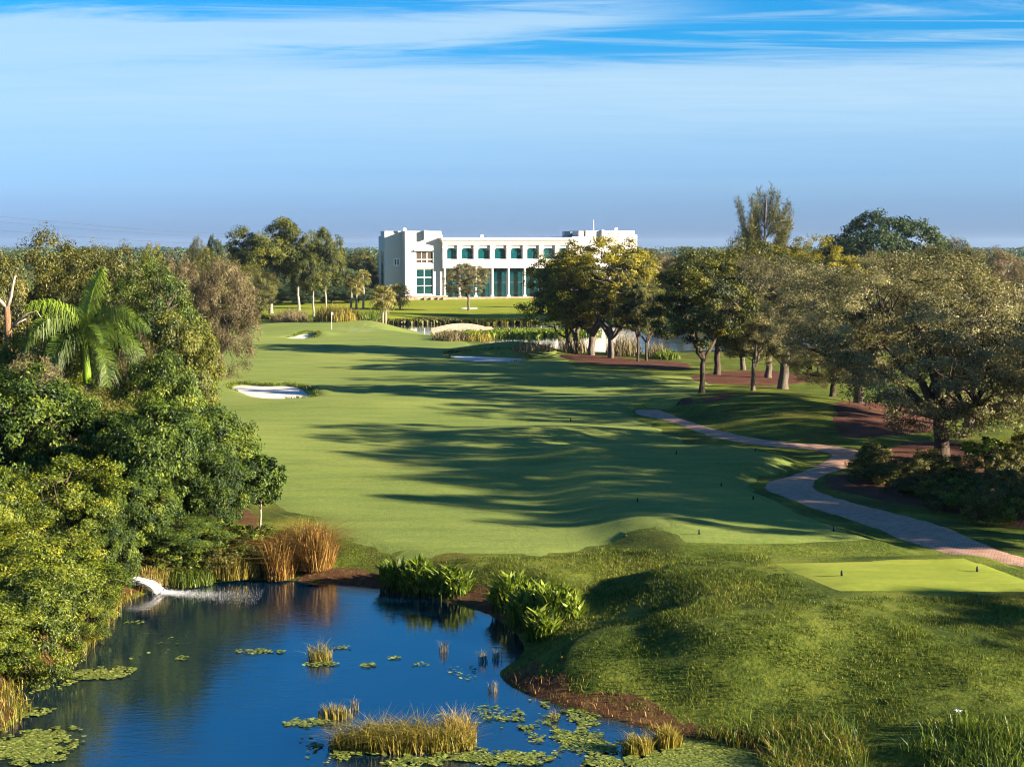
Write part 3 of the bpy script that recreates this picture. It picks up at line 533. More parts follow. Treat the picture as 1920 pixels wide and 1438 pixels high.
def blades(name, seed, n, rx, ry, h, w, lean=0.35, segs=2, hvar=0.4, mat='blade_gold', tmean=0.5, tvar=0.2, ell=True, droop=0.5, pts=None, zf=None, prof=(0.5, 0.4, 0.06), cut=0.6, hs=None, tb=None):
    r = np.random.default_rng(seed)
    if pts is None:
        a = r.uniform(0, 2 * np.pi, n); q = np.sqrt(r.random(n)); pts = np.stack([np.cos(a) * q * rx, np.sin(a) * q * ry], 1)
    elif hs is None: q = np.zeros(len(pts))
    if ell and hs is None and rx: hs = 0.35 + 0.65 * np.sqrt(np.clip(1 - (pts[:, 0] / rx) ** 2, 0, 1))
    n = len(pts); base = np.column_stack([pts, np.zeros(n) if zf is None else zf]); a = r.uniform(0, 2 * np.pi, n); dr = np.stack([np.cos(a), np.sin(a), np.zeros(n)], 1)
    hh = h * r.uniform(1 - hvar, 1 + hvar, n)[:, None]
    if hs is not None: hh = hh * hs[:, None]
    ln = r.uniform(0.05, 1.0, n)[:, None] * lean * hh; side = np.stack([-np.sin(a), np.cos(a), np.zeros(n)], 1); tw = r.uniform(-1.2, 1.2, n)[:, None]
    side = side * np.cos(tw) + dr * np.sin(tw); ww = w * r.uniform(0.6, 1.3, n)[:, None]
    mid = base + dr * ln * 0.35 + np.array([0, 0, 1.0]) * hh * cut; tip = base + dr * ln * (1.0 + droop) + np.array([0, 0, 1.0]) * hh * (1.0 - 0.25 * droop)
    V = np.stack([base - side * ww * prof[0], base + side * ww * prof[0], mid + side * ww * prof[1], mid - side * ww * prof[1], tip + side * ww * prof[2], tip - side * ww * prof[2]], 1).reshape(-1, 3)
    k = np.arange(n)[:, None] * 6; Q = np.concatenate([k + np.array([[0, 1, 2, 3]]), k + np.array([[3, 2, 4, 5]])], 1)
    tint = np.repeat(np.clip(r.normal(tmean, tvar, n) + (0 if tb is None else tb), 0.02, 0.98), 2); me = mesh_np(name, V, Q.reshape(-1, 4), tint); me.materials.append(MATS[mat]); return me
def royal_palm():
    r = random.Random(5); fr = []; L = 3.4; NF = 18
    for k in range(NF):
        a = k * 2.399 + 0.9 + r.uniform(-.2, .2); el = 1.42 - 1.5 * (k / (NF - 1)) + r.uniform(-.08, .08); V = []; Q = []; T = []
        d = Vector((math.cos(a), math.sin(a), 0)); pts = []; p = Vector((0, 0, 0)); e = el; n = 16
        for i in range(n + 1):
            pts.append(p.copy()); p = p + (d * math.cos(e) + Vector((0, 0, math.sin(e)))) * (L * r.uniform(.97, 1.03) / n); e -= (0.03 if k < 1 else 0.115 if el > 0 else 0.08)
        m = MB(); m.tube(pts, [0.055 * (1 - i / (n + 1)) + 0.008 for i in range(n + 1)], 5); nr = len(m.f); fs = m.f; vs = m.v
        for i in range(7, 7 * n):
            t = i / (7 * n); j = min(n - 1, int(t * n)); b = pts[j].lerp(pts[j + 1], t * n - j); tg = (pts[j + 1] - pts[j]).normalized(); s = tg.cross(Vector((0, 0, 1))); s = s.normalized() if s.length > 1e-3 else d.cross(Vector((0, 0, 1)))
            up_ = s.cross(tg)
            ll = (0.95 * math.sin(math.pi * min(1, t * 0.85 + 0.12)) ** 0.7 + 0.12) * r.uniform(0.85, 1.1)
            for sg in (-1, 1):
                for q in range(1):
                    lift = r.uniform(-0.15, 0.55); v1 = (s * sg * 0.8 + tg * 0.55 + up_ * lift).normalized(); w = tg * 0.017
                    mid = b + v1 * ll * 0.55; tip = b + v1 * ll * 0.85 + Vector((0, 0, -1)) * ll * r.uniform(0.35, 0.85)
                    o = len(vs); vs += [tuple(b - w), tuple(b + w), tuple(mid + w * 1.2), tuple(mid - w * 1.2), tuple(tip + w * 0.2), tuple(tip - w * 0.2)]; fs += [(o, o + 1, o + 2, o + 3), (o + 3, o + 2, o + 4, o + 5)]
        me = m.mesh('royal_frond'); base = 0.8 if k < 2 else 0.32 + 0.22 * (1 - k / NF); nv = len(me.polygons)
        tt = [base + 0.12] * nr + [min(.98, max(.02, r.gauss(base, 0.12))) for _ in range(nv - nr)]
        at = me.attributes.new('tint', 'FLOAT', 'FACE'); at.data.foreach_set('value', np.array(tt, np.float32)); me.materials.append(MATS['leaf_palm']); fr.append(me)
    return fr
def sabal_crown(seed, n=30, R=1.15):
    r = random.Random(seed); vs = []; fs = []; tt = []
    for k in range(n):
        a = k * 2.399 + r.uniform(-.2, .2); el = 1.25 - 2.3 * (k / n) + r.uniform(-.15, .15); d = Vector((math.cos(a) * math.cos(el), math.sin(a) * math.cos(el), math.sin(el))); s = d.cross(Vector((0, 0, 1)));
        s = s.normalized() if s.length > 1e-3 else Vector((1, 0, 0)); u = s.cross(d); c = d * R * 0.75; base = 0.30 if k > n * 0.8 else r.uniform(0.4, 0.85)
        o = len(vs); vs += [tuple(s * 0.02), tuple(-s * 0.02), tuple(c - s * 0.02), tuple(c + s * 0.02)]; fs.append((o, o + 1, o + 2, o + 3)); tt.append(base)
        for q in range(13):
            b = (q - 6) / 6 * 1.9; dirn = (d * math.cos(b) + s * math.sin(b)).normalized(); ll = R * 0.8 * (1 - 0.25 * abs(q - 6) / 6) * r.uniform(.85, 1.1); sw = dirn.cross(u) * 0.05
            mid = c + dirn * ll * 0.55; tip = c + dirn * ll * 0.85 + Vector((0, 0, -ll * r.uniform(0.25, 0.6)))
            o = len(vs); vs += [tuple(c), tuple(mid + sw), tuple(tip), tuple(mid - sw)]; fs.append((o, o + 1, o + 2, o + 3)); tt.append(min(.98, max(.02, base + r.gauss(0, .1))))
    me = bpy.data.meshes.new('sabal_crown'); me.from_pydata(vs, [], fs); me.update(); at = me.attributes.new('tint', 'FLOAT', 'FACE'); at.data.foreach_set('value', np.array(tt, np.float32)); me.materials.append(MATS['leaf_sabal']); return me
ordn_ = ['nearest', 'second', 'third', 'fifth', 'sixth', 'eighth', 'fourth, set back,', 'seventh, set back,']

# ------------------------------------------------------------------ trees right of the fairway
R_ = 'trees'
tree('golden', 'leaning_tree', 'yellow-green tree leaning left beside the lake, nearest the shaded bunker', 'tree', 1082, DY(664), 478, 190, 2.4, lean=-0.10)
tree('golden', 'forked_tree', 'yellow-green tree with forked trunk in the middle of the lakeside trio', 'tree', 1108, DY(666), 458, 215, 0.7)
tree('golden', 'broad_tree', 'yellow-green broad tree hiding the right end of the white building', 'tree', 1146, DY(671), 454, 200, 4.1)
tree('ficus', 'pale_trunk_tree', 'dark small-crowned tree with a pale trunk at the right end of the lakeside mulch', 'tree', 1196, DY(679), 515, 85, 1.1)
tree('ficus', 'slim_tree', 'slim dark tree with a pale trunk, just behind the lakeside mulch end', 'tree', 1212, DY(677), 530, 80, 3.0)
tree('ficus', 'dark_tree', 'dark green tree with a slender trunk in the small mulch patch by the path end', 'tree', 1316, DY(751), 466, 190, 0.4)
tree('ficus', 'shady_tree', 'dark shade tree on the left of the long red mulch bed', 'tree', 1345, DY(705), 468, 220, 2.0)
tree('olive', 'rear_tree', 'olive green tree behind the long red mulch bed', 'tree', 1392, DY(694), 458, 210, 1.0)
tree('oak2', 'forked_oak', 'small oak with a low forked trunk in front of the long red mulch bed', 'tree', 1411, DY(737), 560, 150, 5.0)
tree('oak2', 'mulch_oak', 'oak with a pale trunk standing in the long red mulch bed', 'tree', 1441, DY(710), 478, 210, 2.9)
tree('oak', 'thick_oak', 'brownish oak with the thick dark trunk on the grass right of the red mulch', 'tree', 1468, DY(731), 484, 300, 3.6)
tree('oaklow', 'spreading_oak', 'big brownish oak spreading low branches over the shrub bed', 'tree', 1768, DY(862), 466, 500, 1.3)
tree('oaklow', 'rear_oak', 'brownish oak behind the big spreading oak, left of its trunk', 'tree', 1610, DY(775), 474, 320, 0.2)
tree('oaklow', 'edge_oak', 'brownish oak leaning in at the right edge of the picture', 'tree', 2030, DY(845), 545, 360, 4.4)
tree('oak', 'grove_oak', 'brownish oak farther back, with a thin trunk right of the big spreading oak', 'tree', 1815, DY(805), 490, 300, 2.2)
tree('oaklow', 'low_oak', 'low-branched oak behind the mound, its leaves reaching down to the mulch', 'tree', 1560, DY(750), 600, 190, 5.1)
tree('ficus', 'yellow_tree', 'yellow-topped dark tree behind the shade trees, below the feathery pine', 'tree', 1430, 175, 448, 230, 0.9)
tree('golden', 'far_golden_tree', 'yellow-green tree top just left of the dark domed tree', 'tree', 1525, 190, 452, 180, 0.9)
tree('casuarina', 'feathery_pine', 'tall feathery pine with upright sprays rising above the right-hand trees', 'tree', 1432, 235, 358, 112, 0.5)
tree('dome', 'domed_tree', 'large dark blue-green domed tree on the skyline at right', 'tree', 1655, 230, 390, 236, 0.0)
tree('olive', 'skyline_tree', 'olive tree on the skyline just right of the dark dome', 'tree', 1785, 210, 448, 130, 1.8)
tree('brush', 'grey_thicket', 'grey-brown leafless thicket right of the olive skyline tree', 'tree', 1855, 240, 470, 150, 1.0)
tree('olive', 'distant_olive_tree', 'olive tree at the right edge behind the big oak, above the teal water', 'tree', 1815, 180, 505, 120, 0.3)
tree('dome', 'lakeside_dome', 'small dark round tree above the teal water at the right edge', 'tree', 1895, 300, 512, 80, 2.0)
tree('bush', 'right_edge_bush', 'bright green bush above the small dark round tree at the right edge', 'bush', 1925, 330, 500, 70, 2.0)
tree('olive', 'slope_tree', 'olive tree filling the gap behind the shade trees', 'tree', 1500, 160, 480, 190, 2.6)
# trees outside the frame at right: their shadows lie on the fairway and the tee bank
for k, (x, y, h, w, rz) in enumerate(((29.8, 66.5, 12.6, 11.5, 0.4), (32.5, 51.9, 12.6, 9.2, 2.2), (34.5, 59.0, 13.2, 10.5, 4.0), (35, 34, 8.8, 7.4, 1.1), (43, 54, 13.5, 9, 3.3))):
    cm, tm, hh, ww = KIND['eucalypt' if k == 1 else 'oak2']; t = thing('roadside_tree', ['oak just beyond the right edge, level with the shrub bed', 'open-crowned tree beyond the right edge that dapples the middle tee', 'broad oak beyond the right edge that dapples the paved path', 'low oak beyond the right edge that shades the bank below the near tee', 'tall oak farthest beyond the right edge of the picture'][k], 'tree', (x, y, float(ZS(x, y))), rz, (w / ww, w / ww, h / hh), 'trees beyond the right edge')
    ob('crown', cm, parent=t, kind='stuff'); ob('trunk', tm, parent=t)

# ------------------------------------------------------------------ trees and bushes on the left
tree('bush', 'pond_bush', 'bright green bush overhanging the pond in the lower left corner', 'bush', 60, 44.5, 985, 330, 0.5, deep=0.9)
tree('bush2', 'low_pond_bush', 'yellow-green bush spilling onto the water left of the foreground lily pads', 'bush', 120, 46.5, 1050, 240, 2.0)
tree('bush2', 'corner_bush', 'bright green bush at the left edge above the corner pads', 'bush', -20, 48, 880, 240, 3.4)
tree('laurel', 'outfall_laurel', 'dark glossy bush hanging over the water jet', 'bush', 205, 50.2, 960, 120, 1.4)
tree('bush', 'bank_bush', 'bright green bush on the bank behind the overhanging pond bush', 'bush', 100, 51, 860, 280, 5.0)
tree('laurel2', 'bank_laurel', 'dark green leafy tree left of the tall grass clump', 'tree', 300, 56, 760, 250, 0.3)
tree('laurel', 'fairway_laurel', 'dark green leafy tree bulging toward the fairway below the sand bunker', 'tree', 372, 61, 745, 220, 2.6)
tree('laurel2', 'rounded_laurel', 'rounded dark green tree beside the small white-stemmed tree', 'tree', 392, 57.5, 850, 165, 4.0)
tree('sapling', 'white_stemmed_tree', 'small dark green tree with thin white stems at the fairway edge', 'tree', 487, DY(985, 0.1), 850, 112, 1.0)
tree('laurel', 'drooping_laurel', 'drooping dark green tree below the tall palm', 'tree', 195, 57, 740, 260, 5.2)
tree('laurel2', 'left_edge_laurel', 'dark green tree at the left edge below the bare white-limbed tree', 'tree', 40, 58, 690, 300, 1.9)
tree('laurel', 'upper_laurel', 'dark green tree right of the tall palm, above the bunker level', 'tree', 320, 72, 640, 190, 0.9)
tree('olive', 'vine_tree', 'tall vine-draped bright green tree right of the tall palm', 'tree', 290, 88, 486, 170, 2.2, mat='leaf_dark')
tree('laurel2', 'vine_skirt', 'bright green leafy tree below the vine-draped one, edging the fairway', 'tree', 330, 80, 590, 170, 3.2, mat='leaf_eucalypt')
tree('bush2', 'vine_shoulder', 'bright green vine mound on the fairway side of the vine-draped tree', 'bush', 350, 84, 600, 150, 1.1)
tree('olive', 'skyline_olive', 'tall olive-yellow tree on the skyline at far left', 'tree', 100, 98, 436, 230, 0.6)
tree('olive', 'palm_backdrop_tree', 'olive green tree behind the tall palm', 'tree', 190, 92, 466, 200, 2.3)
tree('olive', 'left_edge_tree', 'olive green tree at the left edge under the power lines', 'tree', 5, 90, 480, 190, 4.3)
tree('bush', 'mid_left_bush', 'bright green bush between the bare white-limbed tree and the palm', 'bush', 90, 74, 610, 230, 4.3)
tree('brush', 'brown_bush', 'grey-brown twiggy bush right of the palm trunk in front of the dark trees', 'bush', 80, 66, 680, 200, 3.0)
tree('brush', 'twiggy_tree', 'large grey-brown twiggy tree at the left edge of the green fairway', 'tree', 410, 128, 492, 150, 0.7)
tree('brush', 'twiggy_tree', 'grey-brown twiggy tree top left of the large twiggy tree', 'tree', 340, 135, 486, 150, 2.7)
tree('olive', 'hill_olive', 'olive tree on the skyline between the palm and the yellow-green treetop', 'tree', 235, 125, 462, 130, 3.7)
tree('golden', 'small_golden_tree', 'small yellow-green treetop on the skyline left of the twiggy trees', 'tree', 292, 160, 466, 70, 1.7)
tree('olive', 'dusky_tree', 'dusky olive tree above the large twiggy tree', 'tree', 395, 190, 474, 150, 0.2)
tree('olive', 'edge_of_green_tree', 'grey-olive tree behind the large twiggy tree, left of the tall pale-trunked trees', 'tree', 470, 222, 498, 100, 1.2)
tree('eucalypt', 'tall_tree', 'tallest tree of the left skyline with a broad yellow-lit crown', 'tree', 508, 250, 401, 150, 0.4)
tree('eucalypt', 'tall_tree', 'tall pale-trunked tree between the broad skyline tree and the narrow one', 'tree', 560, 262, 412, 100, 2.9)
tree('eucalypt', 'tall_tree', 'narrow tall pale-trunked tree nearest the white building', 'tree', 612, DY(590), 420, 78, 4.6)
tree('eucalypt', 'bent_trunk_tree', 'lower pale-trunked tree with a slanting trunk behind the red reeds', 'tree', 588, DY(592), 470, 80, 1.9, lean=-0.05)
tree('dome', 'blue_skyline_tree', 'dark bluish round treetop left of the tallest skyline tree', 'tree', 403, 290, 438, 42, 0.4)
tree('olive', 'pointed_tree', 'small olive treetop on the skyline beside the dark bluish one', 'tree', 372, 280, 446, 46, 5.0)
for k, (px, y, tp, w, kd) in enumerate(((450, 300, 470, 110, 'dome'), (540, 310, 480, 120, 'dome'), (625, 320, 486, 110, 'dome'), (680, 345, 470, 80, 'olive'), (655, 330, 500, 70, 'dome'), (720, 385, 476, 60, 'olive'), (1215, 380, 468, 70, 'olive'), (1250, 330, 478, 90, 'brush'), (1290, 300, 474, 90, 'olive'), (1330, 330, 466, 90, 'dome'))):
    lft = px < 960; kk = k if lft else k - 6; od = ['leftmost', 'second from the left', 'third from the left', 'fourth from the left', 'fifth from the left', 'rightmost'][kk] if lft else ['nearest the building', 'second from the building', 'third from the building', 'farthest from the building'][kk]
    tree(kd, 'backdrop_tree', ('dark tree in the foliage wall left of the white building, ' if lft else 'muted tree in the foliage right of the white building, ') + od, 'tree', px, y, tp, w, k * 1.3, group='backdrop trees left of the building' if lft else 'backdrop trees right of the building')
tree('oak2', 'lawn_tree', 'small olive tree in a white ring on the lawn before the white building', 'tree', 879, DY(579, 0.4), 490, 84, 1.5)

tree('bush2', 'waterline_bush', 'yellow-green bush trailing into the water above the lower left pads', 'bush', 45, 40.8, 1065, 270, 1.0)
tree('bush', 'low_corner_bush', 'bright green bush cut by the left edge just above the corner pads', 'bush', -70, 38.5, 1120, 280, 4.0)
tree('bush2', 'jet_side_bush', 'yellow-green bush beside the water jet, below the dark glossy one', 'bush', 165, 45.5, 1085, 150, 3.1)
tree('laurel', 'shadow_laurel', 'dark drooping tree between the bright pond bushes and the grass clumps', 'tree', 235, 53.5, 870, 190, 2.4)
tree('bush', 'fringe_bush', 'green bush at the foot of the rounded dark tree by the tall grass', 'bush', 330, 54.2, 960, 200, 0.9, mat='leaf_dark')
tree('bush', 'palm_foot_bush', 'olive bush hiding the foot of the tall palm', 'bush', 150, 68, 720, 220, 2.9, mat='leaf_olive')
tree('brush', 'pale_brush', 'pale brown brushwood right of the tall palm', 'bush', 265, 78, 640, 110, 1.9)
for k, (px, y, tp, w) in enumerate(((440, 292, 528, 90), (500, 296, 534, 90), (560, 292, 532, 90), (620, 298, 536, 90), (672, 296, 538, 80), (705, 330, 536, 60))):  # dark-leaved bushes added to stand in for the deep shade behind the trunks
    tree('bush', 'shade_filler_bush', 'dark bush added as deep shade behind the pale trunks on the far lawn, %s from the left' % ['first', 'second', 'third', 'fourth', 'fifth', 'sixth'][k], 'bush', px, y, tp, w, k * 0.9, mat='leaf_blue', group='bushes added as shade behind the far lawn')
for k, (px, py, tp, w) in enumerate(((285, 1075, 1030, 75), (325, 1085, 1035, 70), (365, 1082, 1025, 80), (410, 1080, 1020, 85), (455, 1070, 1012, 80), (470, 1040, 985, 90), (330, 1050, 985, 110), (395, 1045, 985, 110))):
    x, y, z = PG(px, py); tree('shrub2' if k % 3 else 'shrub', 'bank_shrub', 'yellow-green weedy shrub on the far bank, %s from the water jet' % ordn_[k], 'shrub', px, y, tp, w * 1.3, k * 1.1, group='weedy shrubs on the far bank')
# tall palm with a green shaft
py_ = 72.0; pxw = XA(165, py_); pz = float(ZS(pxw, py_)); pt = thing('royal_palm', 'tall palm with a smooth bright green shaft and feathery fronds above the left bank', 'palm', (pxw, py_, pz))
zt = ZA(632, py_) - pz; zb = ZA(722, py_) - pz
tr = MB().tube([(0.1, 0, -0.3), (0.08, 0, zb * 0.5), (0.08, 0, zb)], [0.26, 0.23, 0.20], 10); ob('trunk', tr.mesh('royal_trunk', True), 'palm_trunk', pt)
sh = MB().tube([(0.08, 0, zb), (0.07, 0, zb + 0.5), (0.04, 0, (zt + zb) / 2), (0, 0, zt - 0.3), (0, 0, zt + 0.2)], [0.19, 0.20, 0.16, 0.13, 0.09], 10); ob('crown_shaft', sh.mesh('royal_shaft', True), 'palm_shaft', pt)
for me in royal_palm(): ob('frond', me, parent=pt, loc=(0, 0, zt))
# a bare dead tree
dx = XA(22, 76); dz = float(ZS(dx, 76)); dt = thing('dead_tree', 'bare dead tree with white forked limbs at the left edge', 'tree', (dx, 76, dz))
zt = ZA(575, 76) - dz; m = MB(); m.tube([(0, 0, -0.3), (0.1, 0, zt * 0.5), (-0.02, 0, zt)], [0.28, 0.22, 0.15], 8); ob('trunk', m.mesh('dead_trunk', True), 'bark_rust', dt)
for pts, r0 in (([(-0.02, 0, zt - .05), (-0.5, 0, zt + 0.45), (-1.1, 0.1, zt + 1.0)], 0.11), ([(-0.02, 0, zt - .05), (0.2, 0, zt + 0.5), (0.32, 0, zt + 1.1), (0.4, .1, zt + 1.5)], 0.1), ([(0.1, 0, zt - 1.1), (0.6, -0.1, zt - 0.75), (0.95, -.1, zt - 0.6)], 0.07), ([(0.1, 0, zt - 2.1), (0.9, -.2, zt - 1.8), (1.8, -.3, zt - 2.2)], 0.06), ([(.1, 0, zt - 1.0), (1.0, -.2, zt - .35), (1.5, -.2, zt - .2), (1.75, -.2, zt - .6)], 0.05)):
    m = MB(); m.tube(pts, [r0 * (1 - 0.6 * i / (len(pts) - 1)) for i in range(len(pts))], 6); ob('limb', m.mesh('dead_limb', True), 'bark_pale', dt)
# fan palms
SAB = [sabal_crown(s) for s in (1, 2)]
def sabal(px, py, top, label, k=0, w=1.0):
    y = DY(py, 0.2); x = XA(px, y); z = float(ZS(x, y)); hh = ZA(top, y) - z; t = thing('fan_palm', label, 'palm', (x, y, z), k * 1.1, group='fan palms near the building')
    m = MB(); ht = hh - 1.5 * w; m.tube([(0, 0, -0.3), (0.12, 0, ht * 0.5), (0, 0, ht + 0.3)], [0.22, 0.17, 0.16], 7); ob('trunk', m.mesh('fan_palm_trunk', True), 'palm_trunk', t)
    c = ob('crown', SAB[k % 2], parent=t, loc=(0, 0, ht), kind='stuff'); c.scale = (w, w, w)
sabal(658, 578, 512, 'leftmost fan palm of the three slender ones left of the building', 0, 1.05); sabal(668, 579, 520, 'middle fan palm of the three slender ones left of the building', 1, 1.05); sabal(681, 578, 502, 'tallest fan palm of the three, nearest the building', 0, 1.15)
sabal(717, 607, 530, 'fan palm with two close trunks at the water edge, left trunk', 1, 1.45); sabal(722, 606, 532, 'fan palm with two close trunks at the water edge, right trunk', 0, 1.2)
sabal(750, 580, 528, 'bushy fan palm against the lower left corner of the building', 1, 1.5); sabal(738, 579, 530, 'fan palm half hidden behind the twin-trunk palm', 0, 1.4); sabal(1215, 580, 470, 'fan palm right of the building, behind the broad tree', 1, 1.7)

# shrubs in the bed right of the path
r = random.Random(3)
shr = [(1625, 905), (1665, 912), (1705, 905), (1690, 930), (1745, 925), (1650, 890), (1790, 905), (1735, 895), (1790, 945), (1830, 930), (1870, 915), (1905, 905), (1840, 960), (1885, 950), (1815, 968), (1770, 960), (1915, 965), (1860, 890), (1915, 880), (1905, 990), (1850, 985)]
ordn = ['first', 'second', 'third', 'fourth', 'fifth', 'sixth', 'seventh', 'eighth', 'ninth', 'tenth']
rows = {'back': [s for s in shr if s[1] < 908], 'middle': [s for s in shr if 908 <= s[1] < 948], 'front': [s for s in shr if s[1] >= 948]}
for k, (px, py) in enumerate(shr):
    x, y, z = PG(px, py); br = k in (14, 8, 19, 17); rw = next(a for a in rows if (px, py) in rows[a]); no = ordn[sorted(rows[rw]).index((px, py))]
    tree('shrub2' if br else 'shrub', 'bed_shrub', ('bright yellow-green' if br else 'muted olive') + ' shrub, %s from left, %s row of the path bed' % (no, rw), 'shrub', px, y, py - r.uniform(38, 62) - (20 if px > 1840 else 0), r.uniform(80, 120), k * 1.7, group='bright shrubs in the path bed' if br else 'olive shrubs in the path bed')

# ------------------------------------------------------------------ the white building
RHO = math.radians(16.0); BY = 318.0; BX = XA(760, BY); BZ = ZA(559, BY); cr, sr = math.cos(RHO), math.sin(RHO)
def U(px, v=0.0):                        # distance along the facade of a point seen in photo column px
    k = (px - CX) / F; k2 = k * math.cos(PITCH); ox, oy = BX - v * sr, BY + v * cr
    return (k2 * oy + k * H * math.sin(PITCH) - ox) / (cr - k2 * sr)
def ZB(py, u=20.0): return ZA(py, BY + u * sr) - BZ
bd = thing('white_building', 'long white clubhouse with teal glass bays and a row of arched upper windows', 'building', (BX, BY, BZ), RHO)
def bpart(name, m, mat, parent=None, **k): return ob(name, m.mesh(name), mat, parent or bd, **k)
TL, TM, TR = ZB(433.5, 5), ZB(446, 20), ZB(432.8, 50)
uL0, uL1, uM1, uR1, uR2 = 0.0, U(828), U(1074, -1.0), U(1188), U(1194)
w1 = (U(780), U(812.5)); zA = (ZB(494, 5), ZB(471, 5)); zBt = (ZB(552.5, 5), ZB(504, 5))
m = MB()                                  # left block: wall skin round its two openings, then the body behind
m.box(uL0, w1[0], 0, 0.4, -1, TL).box(w1[1], uL1, 0, 0.4, -1, TL).box(w1[0], w1[1], 0, 0.4, -1, zBt[0]).box(w1[0], w1[1], 0, 0.4, zBt[1], zA[0]).box(w1[0], w1[1], 0, 0.4, zA[1], TL)
m.box(uL0, uL1, 0.4, 16, -1, TL - 0.002); m.box(uL1, U(831), 0.5, 14, TM, TL - 0.75)
bpart('left_block', m, 'stucco')
bpart('recessed_wall', MB().box(U(722, 3), uL0, 3.0, 7.2, -1, TL).box(U(722, 3) + 0.01, uL0, 7.202, 9.5, -1, TL - 1.0), 'stucco')
def pane_grid(parent, u0, u1, z0, z1, nu, nz, v, mat, bar=0.07, barmat='white_paint', t=0.04):
    fm = MB(); du = (u1 - u0) / nu; dz = (z1 - z0) / nz
    for i in range(nu + 1): fm.box(u0 + i * du - bar, u0 + i * du + bar, v - 0.06, v, z0, z1)
    for j in range(nz + 1): fm.box(u0 + bar, u1 - bar, v - 0.05, v - 0.004, z0 + j * dz - bar, z0 + j * dz + bar)
    ob('frame', fm.mesh('window_frame'), barmat, parent)
    for i in range(nu):
        for j in range(nz): ob('pane', MB().box(u0 + i * du + bar, u0 + (i + 1) * du - bar, v - 0.02, v + t, z0 + j * dz + bar, z0 + (j + 1) * dz - bar).mesh('pane'), mat, parent)
def window(name='window'):
    w = ob(name, None, parent=bd); return w
w = window(); pane_grid(w, w1[0] + .08, w1[1] - .08, zBt[0] + .08, zBt[1] - .08, 2, 3, 0.3, 'teal_glass', 0.08)
w = window(); pane_grid(w, w1[0] + .08, w1[1] - .08, zA[0] + .08, zA[1] - .08, 3, 1, 0.3, 'dark_room', 0.06)
ob('railing', MB().box(w1[0] + .1, w1[1] - .1, 0.1, 0.16, zA[0] + 0.75, zA[0] + 0.86).box(w1[0] + 1.2, w1[0] + 1.27, 0.1, 0.16, zA[0], zA[0] + .75).box(w1[0] + 2.3, w1[0] + 2.37, 0.1, 0.16, zA[0], zA[0] + .75).mesh('railing'), 'white_paint', w)
bpart('ledge', MB().box(w1[0] - 0.35, w1[1] - 0.35, -0.45, 0.0, zA[1], zA[1] + 0.22), 'stucco_trim')
w = window('side_window'); uu = U(722, 3) - 0.03; ob('pane', MB().box(uu, uu + 0.06, 4.4, 6.6, 1.2, ZB(471, 5)).mesh('side_pane'), 'teal_glass', w); ob('frame', MB().box(uu - 0.01, uu + 0.05, 4.3, 4.4, 1.2, ZB(471, 5)).box(uu - 0.01, uu + 0.05, 6.6, 6.7, 1.2, ZB(471, 5)).mesh('side_frame'), 'roof_metal', w)
w = window(); pane_grid(w, U(739.5, 3), U(749, 3), ZB(498, 5), ZB(485.5, 5), 2, 1, 2.99, 'teal_glass', 0.12)
for fu, zt in ((U(794), TL), (U(1125), TR)): bpart('parapet_fin', MB().box(fu, fu + 0.5, -1.0, -0.003, zt - 1.7, zt + 0.15), 'stucco_trim')
# central block with its colonnade
z0, z1, z2, z3 = ZB(503), ZB(486), ZB(459.5), TM
NB = 8; pit = (uM1 - uL1) / NB
bpart('main_wall', MB().box(uL1 + 0.02, uM1, 0.6, 18, -1, z3 - 0.3).box(uL1, uM1, -1.2, 0.58, z0, z1).box(uL1, uM1, -1.2, 0.58, z2, z3 - 0.45), 'stucco')
bpart('cornice', MB().box(uL1 - 0.5, uM1 + .3, -2.0, 0.5, z3 - 0.3, z3).box(uL1 - 0.35, uM1 + .2, -1.75, 0.49, z3 - 0.58, z3 - 0.302).box(uL1 - 0.2, uM1 + .1, -1.5, 0.48, z3 - 0.9, z3 - 0.582), 'stucco_trim')
bpart('plinth', MB().box(uL1, uM1, -2.4, 0.58, -1, 0.12), 'stone_wall')
for i in range(NB + 1):
    uc = uL1 + i * pit + (0.45 if i == 0 else -0.45 if i == NB else 0)
    bpart('pier', MB().box(uc - 0.45, uc + 0.45, -1.18, 0.55, z1, z2).box(uc - 0.55, uc + 0.55, -1.35, -1.2, z2 - 0.75, z2 - 0.5), 'stucco_trim')
    c = bpart('column', MB().tube([(uc, -0.85, 0.1), (uc, -0.85, z0)], 0.27, 14), 'stucco_trim'); ob('base', MB().box(uc - .36, uc + .36, -1.21, -.49, .1, .45).mesh('column_base'), 'stucco_trim', c)
for i in range(NB):
    a = uL1 + i * pit + (0.9 if i == 0 else 0.45); b = uL1 + (i + 1) * pit - (0.9 if i == NB - 1 else 0.45)
    w = window('arched_window'); ob('surround', MB().box(a, b, -0.35, 0.5, z1, z2).mesh('window_surround'), 'stucco', w)
    ob('hood', MB().box(a, b, -0.75, -0.352, z2 - 0.62, z2).mesh('window_hood'), 'stucco_trim', w)
    g0, g1, gz0, gz1 = a + 0.12, b - 0.12, z1 + 0.08, z2 - 0.72; rise = 0.5; pts = [(g0, gz0), (g1, gz0), (g1, gz1 - rise)] + [(g0 + (g1 - g0) * (0.5 + 0.5 * math.cos(t)), gz1 - rise + rise * math.sin(t)) for t in np.linspace(0.2, math.pi - 0.2, 9)] + [(g0, gz1 - rise)]
    ob('pane', MB().prism(pts, -0.39, -0.353).mesh('arched_pane'), 'arched_glass', w)
    w = window('glass_bay'); pane_grid(w, a - 0.3, b + 0.3, 0.14, z0 - 0.02, 2, 2, 0.3, 'teal_glass', 0.035, 'roof_metal')
